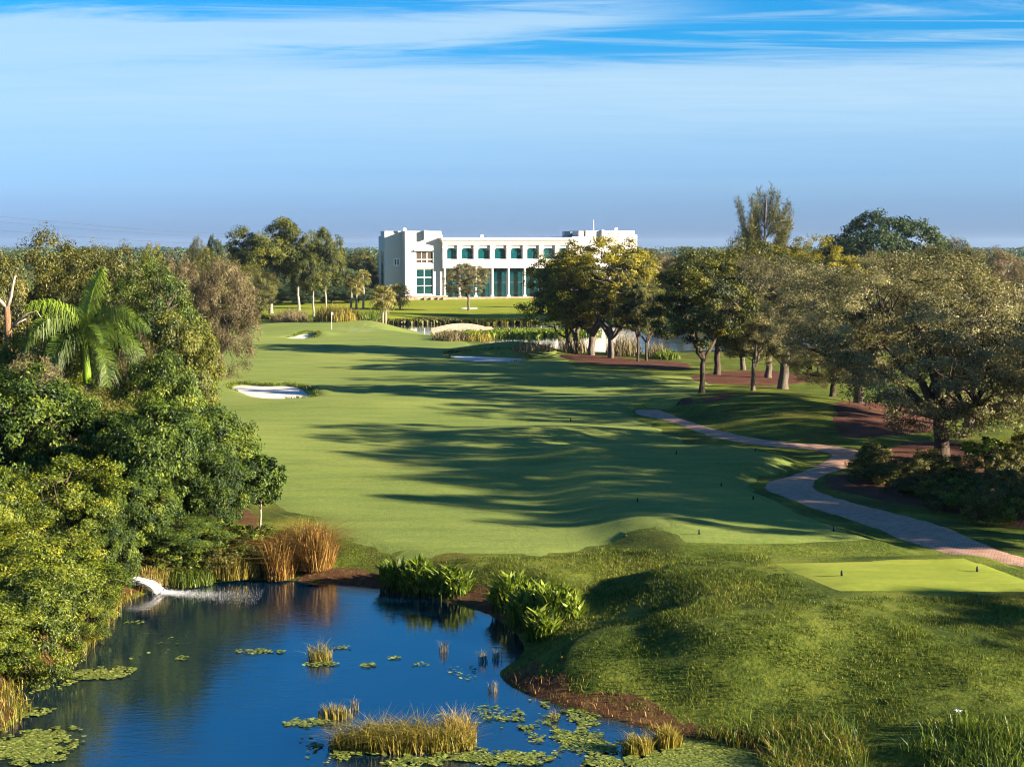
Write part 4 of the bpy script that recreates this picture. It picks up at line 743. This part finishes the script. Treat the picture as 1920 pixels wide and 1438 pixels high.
# right block
bpart('right_block', MB().box(uM1 + 0.02, uR1, -0.3, 16, -1, TR - 1.3).box(U(1097), uR1 - 0.01, -0.29, 15.9, TR - 1.3, TR).box(uR1, uR2, 0.0, 15.5, -1, TR - 0.9).box(U(1084), U(1093), -0.28, 4, TR - 1.3, TR - 0.1), 'stucco')
bpart('roof_plant', MB().box(U(1066, 6), U(1084, 6), 5, 9, TM, TR - 0.15).box(U(1061, 6), U(1067, 6), 5.5, 8, TM, TM + 0.5), 'roof_metal')
bpart('antenna', MB().tube([(U(1121), 3, TR - 0.1), (U(1121), 3, ZB(412.5, 50))], [0.09, 0.05], 6), 'white_paint')
for px, zt in ((763, TL), (908, TM), (1160, TR)):
    uu = U(px); d = bpart('roof_dish', MB().tube([(uu, 2, zt - 0.4), (uu, 2, zt + 0.35)], 0.06, 6), 'white_paint'); ob('reflector', MB().tube([(uu, 1.75, zt + 0.35), (uu, 2.0, zt + 0.45), (uu, 2.08, zt + 0.5)], [0.38, 0.3, 0.05], 10).mesh('reflector'), 'white_paint', d)
# low stone walls below the left block
sw = thing('stone_wall', 'low brown stone terrace wall at the foot of the left block', 'wall', (BX, BY, BZ), RHO)
u0, u1 = U(762, -4), U(838, -4); zt = ZB(554, 5); ob('wall', MB().box(u0, u1, -4.4, -3.9, -1.5, zt - 0.1).mesh('terrace_wall'), 'stone_wall', sw); ob('coping', MB().box(u0 - .1, u1 + .1, -4.5, -3.8, zt - 0.098, zt + 0.06).mesh('coping'), 'bridge_stone', sw)
for px in (795, 807, 820, 830): ob('buttress', MB().box(U(px, -4) - .15, U(px, -4) + .15, -4.9, -4.402, -1.5, zt - 0.3).mesh('buttress'), 'stone_wall', sw)
sw = thing('stone_wall', 'stepped stone garden wall behind the twin-trunk fan palm', 'wall', (BX, BY, BZ), RHO)
ob('wall', MB().prism([(U(731, -5), -1.5), (U(761, -5), -1.5), (U(761, -5), zt - 0.7), (U(745, -5), zt - 1.1), (U(731, -5), zt - 1.7)], -5.2, -4.8).mesh('garden_wall'), 'bridge_stone', sw)

# ------------------------------------------------------------------ stone footbridge
by_ = DY(626, WL2); bx_ = XA(867, by_); s = 1 / PPM(by_); br = thing('stone_bridge', 'low tan stone bridge with two small arches over the lake inlet', 'bridge', (bx_, by_, WL2), 0.06)
L2 = 58 * s; pts = [(-L2, -0.6)]
def arc(c, r): return [(c - r, -0.6)] + [(c + r * math.cos(t), 0.15 + r * 1.05 * math.sin(t)) for t in np.linspace(math.pi, 0, 9)] + [(c + r, -0.6)]
pts += arc(-13 * s, 5.0 * s) + arc(11.5 * s, 5.8 * s) + [(L2, -0.6), (L2, 10.5 * s)] + [(t * L2, (17.5 * math.cos(t * 1.25) ** 0.8) * s) for t in np.linspace(0.8, -0.85, 12)] + [(-L2, 8.5 * s)]
ob('body', MB().prism(pts, -0.2, 0.15).mesh('bridge_face'), 'bridge_stone', br); ob('rear_face', MB().prism(pts, 3.2, 3.5).mesh('bridge_rear'), 'bridge_stone', br)
ob('deck', MB().prism([(-L2, 6 * s), (L2, 8 * s)] + [(t * L2, (14 * math.cos(t * 1.25) ** 0.8) * s) for t in np.linspace(0.8, -0.85, 8)], 0.152, 3.198).mesh('deck'), 'pavers', br)
ob('vault', MB().box(-L2 * .9, -18.2 * s, 0.152, 3.198, -0.6, 6 * s - .01).box(-7.8 * s, 5.5 * s, 0.152, 3.198, -0.6, 5.9 * s).box(17.6 * s, L2 * .9, 0.152, 3.198, -0.6, 6 * s - .01).mesh('vault'), 'stone_wall', br)

# ------------------------------------------------------------------ golf furniture
x, y, z = PG(622, 619); fl = thing('flagstick', 'thin flagstick with a small white flag on the putting green', 'flag', (x, y, z))
ob('pole', MB().tube([(0, 0, -0.1), (0, 0, 2.3)], 0.022, 8).mesh('pole'), 'white_paint', fl); ob('flag', MB().add([(0.03, 0, 2.28), (0.16, .05, 2.25), (0.28, -.02, 2.2), (0.28, -.02, 1.98), (0.16, .05, 1.95), (0.03, 0, 1.96), (0.03, 0.01, 2.28), (0.16, .06, 2.25), (0.28, -.01, 2.2), (0.28, -.01, 1.98), (0.16, .06, 1.95), (0.03, 0.01, 1.96)], [(0, 5, 4, 1), (1, 4, 3, 2), (6, 7, 10, 11), (7, 8, 9, 10), (0, 1, 7, 6), (1, 2, 8, 7), (2, 3, 9, 8), (3, 4, 10, 9), (4, 5, 11, 10), (5, 0, 6, 11)]).mesh('flag'), 'flag_cloth', fl)
ob('cup', MB().tube([(0, 0, 0.064), (0, 0, 0.07)], 0.11, 10).mesh('cup'), 'black_plastic', fl)
mk = MB().tube([(0, 0, -0.03), (0, 0, 0.15), (0, 0, 0.19)], [0.032, 0.036, 0.022], 10).mesh('marker_post', True); mc = MB().tube([(0, 0, 0.19), (0, 0, 0.215)], [0.026, 0.01], 8).mesh('marker_cap', True)
for px, py, lb in ((1578, 1085, 'black tee marker left on the sunlit near tee'), (1832, 1077, 'black tee marker right on the sunlit near tee'), (1311, 1006, 'black tee marker left on the shaded middle tee, near its front edge'), (1563, 1000, 'black tee marker right on the shaded middle tee, near its front edge'),
                   (1195, 945, 'black tee marker at the left rim of the shaded middle tee'), (1412, 941, 'black tee marker beside the right rim of the shaded middle tee'), (1352, 915, 'black tee marker near the back of the shaded middle tee'), (1268, 855, 'black tee marker left on the farthest tee'), (1416, 850, 'black tee marker right on the farthest tee, toward the path'), (1070, 792, 'small black yardage post on the fairway beyond the tees')):
    x, y, z = PG(px, py); t = thing('tee_marker', lb, 'tee marker', (x, y, z + 0.05), group='tee markers'); ob('post', mk, 'black_plastic', t); ob('cap', mc, 'black_plastic', t)
# white gravel ring under the lawn tree
x, y, z = PG(879, 579); a = np.linspace(0, 2 * np.pi, 28, endpoint=False); sheet('gravel_ring', np.stack([x + 1.8 * np.cos(a), y + 1.8 * np.sin(a)], 1), 0.14, 'sand', 0.5)

# ------------------------------------------------------------------ power lines, far house
for k, (p0, p1, lb) in enumerate((((0, 402), (360, 440), 'uppermost thin power line in the left sky'), ((0, 414), (370, 443), 'middle thin power line in the left sky'), ((0, 430), (350, 455), 'lowest thin power line in the left sky'))):
    y0, y1 = 520.0, 760.0; A = Vector((XA(-120, y0), y0, ZA(p0[1] - 9, y0))); B = Vector((XA(p1[0] + 330, y1), y1, ZA(p1[1] + 2, y1))); pts = []
    for i in range(25):
        t = i / 24; q = A.lerp(B, t); q.z -= 3.0 * math.sin(math.pi * t); pts.append(q)
    o = ob('power_line', MB().tube(pts, 0.05, 5).mesh('power_line'), 'wire', label=lb, category='cable', group='power lines')
hy = 430.0; hx = XA(1890, hy); hz = ZA(512, hy); hs = thing('distant_house', 'pale house half hidden in trees at the far right', 'house', (hx, hy, hz))
ob('wall', MB().box(-4.5, 4.5, 0, 7, -5, 2.0).mesh('house_wall'), 'stucco', hs); ob('roof', MB().prism([(-5.0, 2.0), (5.0, 2.0), (2.6, 3.6), (-2.6, 3.6)], -0.5, 7.5).mesh('house_roof'), 'roof_tile', hs)
for u in (-3.2, -1.0, 1.4, 3.2): ob('window', MB().box(u - 0.5, u + 0.5, -0.05, -0.003, 0.3, 1.5).mesh('house_window'), 'teal_glass', hs)

# ------------------------------------------------------------------ water plants, reeds and grasses
def clump(name, label, cat, px, py, wpx, dpx, hpx, n, mat, seed, water_=True, group=None, blade=0.03, **k):
    z = WL1 if water_ else None
    if water_: x, y = P(px, py, WL1)
    else: x, y, z = PG(px, py)
    s = 1 / PPM(y); dp = dpx * y * y / (F * (H - z)); me = blades(name, seed, n, wpx * s / 2, dp / 2, hpx * s, blade, mat=mat, **k)
    t = thing(name, label, cat, (x, y, z), group=group); ob('blades', me, parent=t, kind='stuff'); return t
G1 = 'reed islands in the pond'
clump('reed_island', 'broad golden-green reed island at the bottom of the pond', 'reeds', 752, 1402, 275, 26, 44, 3200, 'blade_gold', 1, group=G1, blade=0.017, lean=1.0, droop=0.8, hvar=0.6, tmean=0.42, tvar=0.26)
clump('reed_island', 'small reed tuft standing in open water near the floating leaves', 'reeds', 600, 1238, 48, 10, 30, 260, 'blade_gold', 2, group=G1, blade=0.014, lean=0.7, tmean=0.36, hvar=0.6)
clump('reed_island', 'thin reddish-gold reed tuft just above the broad reed island', 'reeds', 628, 1345, 66, 10, 26, 240, 'blade_gold', 3, group=G1, blade=0.016, lean=0.3)
clump('reed_island', 'golden reed tuft at the right end of the broad reed island', 'reeds', 855, 1390, 80, 14, 52, 600, 'blade_gold', 4, group=G1, blade=0.014, lean=0.5, tmean=0.66, hvar=0.5)
clump('reed_island', 'yellow reed tuft in the green mat at the bottom right of the water', 'reeds', 1195, 1412, 60, 14, 34, 500, 'blade_gold', 5, group=G1, blade=0.02, lean=0.5, tmean=0.4)
clump('reed_island', 'bright reed tuft on the green mat near the bank weeds', 'reeds', 1250, 1400, 60, 14, 38, 500, 'blade_gold', 6, group=G1, blade=0.02, lean=0.5, tmean=0.4)
for k, (px, py, lb) in enumerate(((905, 1240, 'thin pinkish dead reed sprig off the plant-covered bank'), (932, 1236, 'taller pinkish dead reed sprig beside the bank point'), (925, 1296, 'pinkish dead reed tuft in open water below the bank point'), (832, 1222, 'tiny pinkish reed sprig in the middle of the pond'), (1040, 1350, 'sparse dead reeds among the floating leaves'), (665, 1330, 'tiny reddish sprig right of the thin reed tuft'))):
    clump('reed_sprig', lb, 'reeds', px, py, 20, 4, 22, 46, 'twig_brown', 20 + k, group='dead reed sprigs', blade=0.012, lean=0.5)
# tall dry grasses on the far bank of the pond
for k, (px, py, w, h, n, mt, lb) in enumerate(((525, 1080, 60, 76, 1300, 'blade_rust', 'rust-brown tall grass clump on the far bank, left half'), (592, 1062, 70, 78, 1500, 'blade_rust', 'rust-brown arching grass clump on the far bank, right half'), (440, 1078, 100, 45, 1100, 'blade_gold', 'yellow grass clump left of the rust-brown grasses'), (350, 1092, 110, 34, 1200, 'blade_green', 'bright green grass clump right of the water jet'), (290, 1092, 70, 36, 700, 'blade_gold', 'yellow-green grass clump just above the water jet'), (570, 1025, 100, 44, 1100, 'blade_gold', 'straw-coloured grass behind the rust-brown clumps'), (420, 1030, 110, 40, 1000, 'blade_green', 'green weeds in front of the dark trees on the bank'))):
    clump('tall_grass', lb, 'grass clump', px, py, w, 22, h, n, mt, 40 + k, False, 'tall grasses on the far bank', 0.022, lean=0.8, droop=1.1, hvar=0.6, tvar=0.26)
# broad-leaved water plants
def broad(label, spots, seed):
    r = np.random.default_rng(seed); pts = []; zz = []
    for px, py, w, n, h in spots:
        x, y, z = PG(px, py); s = 1 / PPM(y); a = r.uniform(0, 6.28, n); q = np.sqrt(r.random(n)); pts.append(np.stack([x + np.cos(a) * q * w * s, y + np.sin(a) * q * w * s], 1)); zz.append(np.maximum(z, WL1) + r.uniform(0.05, 1, n) * h * np.sqrt(1.02 - q * q))
    pts = np.concatenate(pts); zz = np.concatenate(zz); o = pts.mean(0); z0 = WL1; t = thing('broadleaf_plant', label, 'water plant', (o[0], o[1], z0), group='broad-leaved plants on the bank')
    ob('leaves', blades('broad_leaves', seed, 0, 0, 0, 0.36, 0.115, pts=pts - o, zf=zz - z0, lean=0.8, droop=0.3, mat='leaf_water', prof=(0.06, 0.5, 0.02), cut=0.5, tmean=0.5, tvar=0.22), parent=t, kind='stuff')
    ob('stems', blades('broad_stems', seed + 1, 0, 0, 0, 0.9, 0.035, pts=(pts - o)[::3], zf=np.zeros(len(pts[::3])) - 0.1, lean=0.3, mat='blade_green', tmean=0.3), parent=t, kind='stuff')
broad('broad-leaved water plant on the far bank, right of the bare earth', [(745, 1100, 32, 400, 0.7), (790, 1108, 40, 560, 0.9), (845, 1112, 40, 520, 0.7)], 61)
broad('larger broad-leaved water plant on the right bank, below the first', [(960, 1140, 38, 520, 0.9), (1000, 1165, 50, 820, 1.0), (1050, 1160, 42, 620, 0.8), (1015, 1195, 30, 360, 0.6)], 63)
# floating leaves
def pads(label, spots, seed, size=0.046, mat='leaf_lily'):
    r = np.random.default_rng(seed); P_ = []
    for px, py, rx, ry, n, thr in spots:
        x, y = P(px, py, WL1); s = 1 / PPM(y); dy = y * y / (F * (H - WL1)); a = r.uniform(0, 6.28, n); q = np.sqrt(r.random(n)); X = x + np.cos(a) * q * rx * s; Y = y + np.sin(a) * q * ry * dy
        keep = r.random(n) < np.clip((vnoise(X * 1.6, Y * 1.0, 5) * 0.45 + vnoise(X * 4.7, Y * 3.0, 6) * 0.35 + vnoise(X * 11, Y * 9, 7) * 0.2 + 0.42 * (0.55 - q) - thr - 0.06) * 5.0, 0, 1) ** 1.3; P_.append(np.stack([X, Y], 1)[keep])
    p = np.concatenate(P_); n = len(p); a = r.uniform(0, 6.28, n); sz = size * r.uniform(0.5, 1.35, n); tl = r.normal(0, 0.12, (n, 2)); ang = a[:, None] + np.arange(6) * np.pi / 3
    dx = np.cos(ang) * sz[:, None]; dyy = np.sin(ang) * sz[:, None] * 0.8; V = np.stack([p[:, :1] + dx, p[:, 1:] + dyy, WL1 + 0.022 + r.uniform(0, .02, (n, 1)) + dx * tl[:, :1] + dyy * tl[:, 1:]], 2).reshape(-1, 3)
    me = mesh_np('floating_leaves', V, np.arange(n * 6), np.clip(r.normal(0.5, 0.2, n), 0.02, 0.98), k=6); return ob('floating_leaves', me, mat, kind='stuff', label=label, category='water plants')
pads('pale green floating leaves round the broad reed island and across the lower right water', [(720, 1400, 190, 34, 6500, 0.40), (600, 1355, 75, 12, 700, 0.40), (880, 1425, 280, 22, 6500, 0.40), (1040, 1345, 130, 34, 3200, 0.42), (1150, 1400, 180, 44, 4600, 0.42), (960, 1340, 150, 34, 1200, 0.46), (1330, 1420, 150, 40, 15000, 0.22), (1230, 1430, 130, 22, 6000, 0.35), (1110, 1375, 90, 10, 500, 0.4)], 71)
pads('pale green floating leaves massed along the lower left bank', [(60, 1400, 100, 45, 8500, 0.36), (180, 1262, 82, 14, 1900, 0.36), (80, 1290, 70, 18, 1500, 0.4), (30, 1340, 70, 30, 2400, 0.4), (245, 1168, 36, 5, 160, 0.3)], 72)
pads('small floating leaf rafts in the open pond', [(500, 1222, 72, 6, 520, 0.34), (640, 1214, 26, 4, 90, 0.3), (600, 1246, 34, 6, 160, 0.3), (690, 1248, 14, 4, 60, 0.2), (738, 1234, 14, 3, 30, 0.2), (790, 1247, 18, 5, 50, 0.3), (570, 1086, 110, 3, 500, 0.3), (870, 1260, 40, 20, 40, 0.3), (340, 1235, 14, 4, 24, 0.2), (300, 1210, 90, 40, 40, 0.4)], 73)
# jet of water from the outfall
jx, jy = P(250, 1112, WL1); s = 1 / PPM(jy); of = thing('water_outfall', 'white jet of water pouring into the pond from under the dark bush', 'outfall', (jx, jy, WL1))
ob('pipe', MB().tube([(-1.6, 0.1, 0.42), (-0.22, 0, 0.46)], 0.09, 10).mesh('pipe'), 'pipe_grey', of)
r = np.random.default_rng(80); ns, sg = 170, 7; t0 = r.uniform(0, 0.75, ns); t1 = np.minimum(1.0, t0 + r.uniform(0.15, 0.5, ns)); tt_ = t0[:, None] + (t1 - t0)[:, None] * np.linspace(0, 1, sg)
ang = r.uniform(0, 6.28, ns); rq = np.sqrt(r.random(ns)); rad = rq[:, None] * (0.07 + 0.13 * tt_); arcx = -0.2 + 1.2 * tt_ * (0.9 + 0.2 * r.random((ns, 1))); arcz = 0.47 + 0.14 * tt_ - 0.63 * tt_ ** 2
cx_ = arcx + 0.4 * rad * np.cos(ang)[:, None]; cy_ = rad * np.sin(ang)[:, None]; cz_ = np.maximum(arcz + 0.8 * rad * np.cos(ang)[:, None], 0.0); wd = 0.012 * (0.5 + r.random((ns, 1))) * np.sin(np.linspace(0.15, 3.0, sg))
V = np.stack([np.stack([cx_ - wd * .2, cy_ + wd * 1.1, cz_ + wd * .5], 2), np.stack([cx_ + wd * .2, cy_ - wd * 1.1, cz_ - wd * .5], 2)], 2).reshape(-1, 3)
k_ = (np.arange(ns)[:, None] * sg + np.arange(sg - 1)[None, :]).ravel() * 2; ob('jet', mesh_np('jet', V, np.stack([k_, k_ + 1, k_ + 3, k_ + 2], 1)), 'foam_white', of, kind='stuff')
n = 900; t = r.random(n); c = np.stack([-0.2 + 1.3 * t, np.zeros(n), 0.46 + 0.12 * t - 0.62 * t * t], 1) + r.normal(size=(n, 3)) * (np.array([0.12, 0.12, 0.10]) * (0.6 + t[:, None])); c[:, 2] = np.maximum(c[:, 2], 0.02)
ob('spray', leaf_mesh('spray', c, rdir(r, n), rdir(r, n), r.uniform(0.012, 0.03, n), 0.015, np.zeros(n)), 'foam_white', of, kind='stuff')
n = 6000; t = r.random(n) ** 2.4; c = np.stack([1.0 + 3.4 * t, r.normal(0, 1, n) * (0.13 + 0.6 * t) - 0.6 * t, 0.012 + 0.05 * r.random(n) * (1 - t) ** 4], 1); nn = unit(r.normal(size=(n, 3)) * 0.12 + np.array([0, 0, 1.0]))
ob('foam', leaf_mesh('foam', c, nn, rdir(r, n), r.uniform(0.02, 0.06, n) * (1.1 - 0.7 * t), 0.012, np.zeros(n)), 'foam_white', of, kind='stuff')
# shoreline plants by the lake and reeds before the lawn
for k, (px, py, w, h, n, mt, lb) in enumerate(((545, 603, 62, 20, 900, 'twig_brown', 'reddish reed bed left of the flagstick'), (620, 603, 62, 26, 1100, 'blade_gold', 'reddish-gold reed bed behind the flagstick'), (650, 603, 50, 22, 800, 'blade_gold', 'brown-red reed bed right of the flagstick'), (695, 603, 46, 18, 600, 'blade_green', 'green reed bed beside the twin-trunk fan palm'), (845, 637, 70, 14, 800, 'twig_brown', 'brown reeds before the stone bridge'), (900, 640, 60, 14, 600, 'blade_gold', 'pale reeds right of the stone bridge'), (1000, 656, 80, 17, 378, 'twig_brown', 'pinkish-brown reeds on the near lake shore behind the bunker'), (1075, 660, 60, 24, 294, 'twig_brown', 'tall brown reeds behind the leaning tree'), (1170, 665, 70, 31, 378, 'twig_brown', 'tall brown reeds between the broad tree and the pale-trunk tree'), (1235, 668, 50, 21, 294, 'twig_brown', 'tan reeds before the blue lake water'), (1250, 672, 50, 14, 500, 'blade_green', 'green reeds at the lake edge right of the tan reeds'))):
    clump('reed_bed', lb, 'reeds', px, py, w, 7, h, n, mt, 90 + k, False, 'reed beds round the lake', 0.07, lean=0.6, hvar=0.6)
def edge_plants(label, spots, seed, mat, h=0.7):
    r = np.random.default_rng(seed); P_ = []
    for (a, b), (c, d), w, n in spots:
        t = r.random(n); P_.append(np.array([P(a + (c - a) * q, b + (d - b) * q, -0.7) for q in t]) + r.normal(size=(n, 2)) * w)
    p = np.concatenate(P_); z = np.maximum(ZS(p[:, 0], p[:, 1]), WL2); o = ob('shore_plants', blades('shore_plants', seed, 0, 0, 0, h, 0.28, pts=p, zf=z, lean=0.8, mat=mat, prof=(0.2, 0.5, 0.1)), kind='stuff', label=label, category='shore plants'); return o
edge_plants('leafy green plants lining the far lake shore below the lawn', [((690, 604), (1000, 603), 0.8, 2200), ((470, 606), (700, 606), 0.8, 1200)], 120, 'leaf_olive')
edge_plants('bright leafy plants spreading on the lake right of the bridge', [((925, 624), (1050, 622), 3.0, 2600), ((840, 627), (930, 628), 1.2, 900)], 121, 'leaf_water', 0.6)
# ragged grass lips round the bunkers
for k, lb in (('a', 'left-hand sand bunker'), ('b', 'small bunker by the putting green'), ('c', 'shaded bunker by the lake trees')):
    pl = BUNK[k]; r = np.random.default_rng(140); p = np.repeat(pl, 60, 0) + r.normal(size=(len(pl) * 60, 2)) * 0.22; c_ = pl.mean(0); e_ = pl.max(0) - c_; q = (p - c_) / e_; sel = (sdf(pl, p[:, 0], p[:, 1]) > -0.08) & ((q[:, 1] > 0.1) | (q[:, 0] > 0.55)); p = p[sel]
    ob('bunker_fringe', blades('bunker_fringe', 141, 0, 0, 0, 0.20, 0.05, pts=p, zf=ZS(p[:, 0], p[:, 1]) - 0.02, lean=1.0, hvar=0.7, mat='blade_rough', tmean=0.42, tvar=0.2), kind='stuff', label='ragged grass lip of the ' + lb, category='grass')
# rough grass on the tee bank, weeds along its foot
def scatter(n, poly, seed, dens=None):
    r = np.random.default_rng(seed); lo_, hi_ = poly.min(0), poly.max(0); p = r.uniform(lo_, hi_, (n, 2)); k = sdf(poly, p[:, 0], p[:, 1]) < 0
    return p[k]
bank = PGL([(700, 1062), (820, 1054), (980, 1046), (1130, 1028), (1260, 1035), (1420, 1040), (1460, 1070), (1560, 1122), (1940, 1118), (1960, 1440), (1400, 1420), (1200, 1350), (1020, 1290), (960, 1255), (1000, 1225), (1060, 1160), (900, 1115), (760, 1090)])
p = scatter(190000, bank, 130); d = sdf(POND1, p[:, 0], p[:, 1]); vn = vnoise(p[:, 0] * 0.9, p[:, 1] * 0.9, 9) * 0.5 + vnoise(p[:, 0] * 3.1, p[:, 1] * 3.1, 8) * 0.5; k_ = (d > 0.5) & (vn > 0.34); p = p[k_]; vn = vn[k_]
ob('rough_grass', blades('rough_grass', 131, 0, 0, 0, 0.10, 0.015, hs=0.35 + 1.6 * np.clip(vn - 0.3, 0, 1), tb=0.5 * (vnoise(p[:, 0] * 0.45, p[:, 1] * 0.45, 15) - 0.5), pts=p, zf=ZS(p[:, 0], p[:, 1]) - 0.01, lean=1.0, hvar=0.6, mat='blade_rough', tmean=0.48, tvar=0.2), kind='stuff', label='coarse rough grass on the bank between tee and pond', category='grass')
weed = PGL([(1290, 1385), (1400, 1372), (1560, 1365), (1700, 1372), (1840, 1352), (1960, 1345), (1980, 1500), (1500, 1500), (1420, 1440), (1370, 1405)])
p = scatter(16000, weed, 132); p = p[vnoise(p[:, 0] * 1.1, p[:, 1] * 1.1, 4) > 0.3]
ob('bank_weeds', blades('bank_weeds', 133, 0, 0, 0, 0.42, 0.022, pts=p[::2], zf=np.maximum(ZS(p[::2, 0], p[::2, 1]), WL1) - 0.02, lean=0.9, hvar=0.6, mat='blade_green', tmean=0.5, tvar=0.22), kind='stuff', label='long green weeds at the foot of the tee bank in the lower right corner', category='weeds')
q = p[1::2]; q = q[sdf(POND1, q[:, 0], q[:, 1]) < 2.2]; ob('dry_weeds', blades('dry_weeds', 134, 0, 0, 0, 0.34, 0.02, pts=q, zf=np.maximum(ZS(q[:, 0], q[:, 1]), WL1) - 0.02, lean=0.8, hvar=0.6, mat='blade_gold', tmean=0.45, tvar=0.25), kind='stuff', label='yellow dry weeds between the green mat and the tee bank', category='weeds')
c = POND1[39:72]; r = np.random.default_rng(135); p = np.repeat(c, 60, 0) + r.normal(size=(len(c) * 60, 2)) * 0.45; p = p[sdf(POND1, p[:, 0], p[:, 1]) > 0.02]
ob('shore_stubble', blades('shore_stubble', 136, 0, 0, 0, 0.16, 0.014, pts=p, zf=ZS(p[:, 0], p[:, 1]) - 0.01, lean=1.0, hvar=0.7, mat='blade_rust', tmean=0.4, tvar=0.25), kind='stuff', label='brown dead grass on the earth bank of the pond', category='grass')
c = POND1[81:102]; p = np.repeat(c, 130, 0) + r.normal(size=(len(c) * 130, 2)) * 0.45; p = p[sdf(POND1, p[:, 0], p[:, 1]) > -0.25]
ob('left_sedge', blades('left_sedge', 138, 0, 0, 0, 0.30, 0.018, pts=p, zf=np.maximum(ZS(p[:, 0], p[:, 1]), WL1) - 0.01, lean=0.9, hvar=0.6, mat='blade_gold', tmean=0.35, tvar=0.25), kind='stuff', label='brown-green sedge along the lower left waterline', category='grass')
x, y, z = PG(1805, 1362); t = thing('white_flower', 'single white flower on a stalk in the weeds at lower right', 'flower', (x, y, z)); ob('stalk', MB().tube([(0, 0, -0.05), (-0.03, 0, 0.2), (-0.12, 0, 0.36)], 0.008, 5).mesh('stalk'), 'palm_shaft', t)
for k in range(6):
    a = k * 1.047; ob('petal', MB().add([(-0.12, 0, 0.36), (-0.12 + .05 * math.cos(a) - .02 * math.sin(a), .05 * math.sin(a) + .02 * math.cos(a), 0.39), (-0.12 + .13 * math.cos(a), .13 * math.sin(a), 0.37), (-0.12 + .05 * math.cos(a) + .02 * math.sin(a), .05 * math.sin(a) - .02 * math.cos(a), 0.39)], [(0, 1, 2, 3)]).mesh('petal'), 'bird_white', t)

# ------------------------------------------------------------------ far woodland to the horizon
r = np.random.default_rng(200); Cc = []; Ss = []; Tt = []
for y0, y1, dens, h in ((360, 470, 0.0018, 9.5), (470, 700, 0.0016, 10.5), (700, 1100, 0.0007, 11.0), (1100, 2200, 0.00022, 12.5), (2200, 4500, 0.00005, 15.0)):
    n = int((y1 - y0) * (y0 + y1) * 0.42 * dens); y = r.uniform(y0, y1, n); x = r.uniform(-0.42, 0.42, n) * y; k = ~((y < 400) & (np.abs(x + 5) < 50)); x, y = x[k], y[k]
    for a, b in zip(x, y):
        hh = h * r.uniform(0.6, 1.08); w = hh * r.uniform(0.45, 0.75) * (1 + b / 2500); m = 260 if b < 700 else 90; o = rdir(r, m) * (r.random((m, 1)) ** 0.33); o[:, 2] = np.abs(o[:, 2]) * 1.1 - 0.25
        Cc.append(np.array([a, b, hh * 0.42]) + o * np.array([w, w, hh * 0.55]) + r.normal(size=(m, 3)) * 0.25); Ss.append(np.full(m, (0.75 if b < 700 else 1.4) * (1 + b / 1800))); Tt.append(np.clip(r.normal(0, .13, m) + r.uniform(0.2, 0.6), .02, .98))
Cc = np.concatenate(Cc); n = len(Cc); ob('far_woodland', leaf_mesh('far_woodland', Cc, unit(r.normal(size=(n, 3)) * 0.8 + np.array([0.3, -0.4, 0.5])), rdir(r, n), np.concatenate(Ss), np.concatenate(Ss) * 0.7, np.concatenate(Tt)), 'leaf_blue', kind='stuff', label='distant woodland stretching to the horizon', category='woodland')

# the air over the course: far things fade to blue
hz = ob('haze', MB().box(-5600, 5600, -80, 9400, -4.0, 60).mesh('haze'), kind='stuff', label='thin blue haze in the air over the course', category='haze')
t = NT('haze_air'); v = t.n('ShaderNodeVolumePrincipled'); v.inputs['Color'].default_value = (0.55, 0.75, 1.0, 1); v.inputs['Density'].default_value = 0.00005; v.inputs['Anisotropy'].default_value = 0.2
t.l(v.outputs[0], t.o.inputs['Volume']); hz.data.materials.append(t.m)
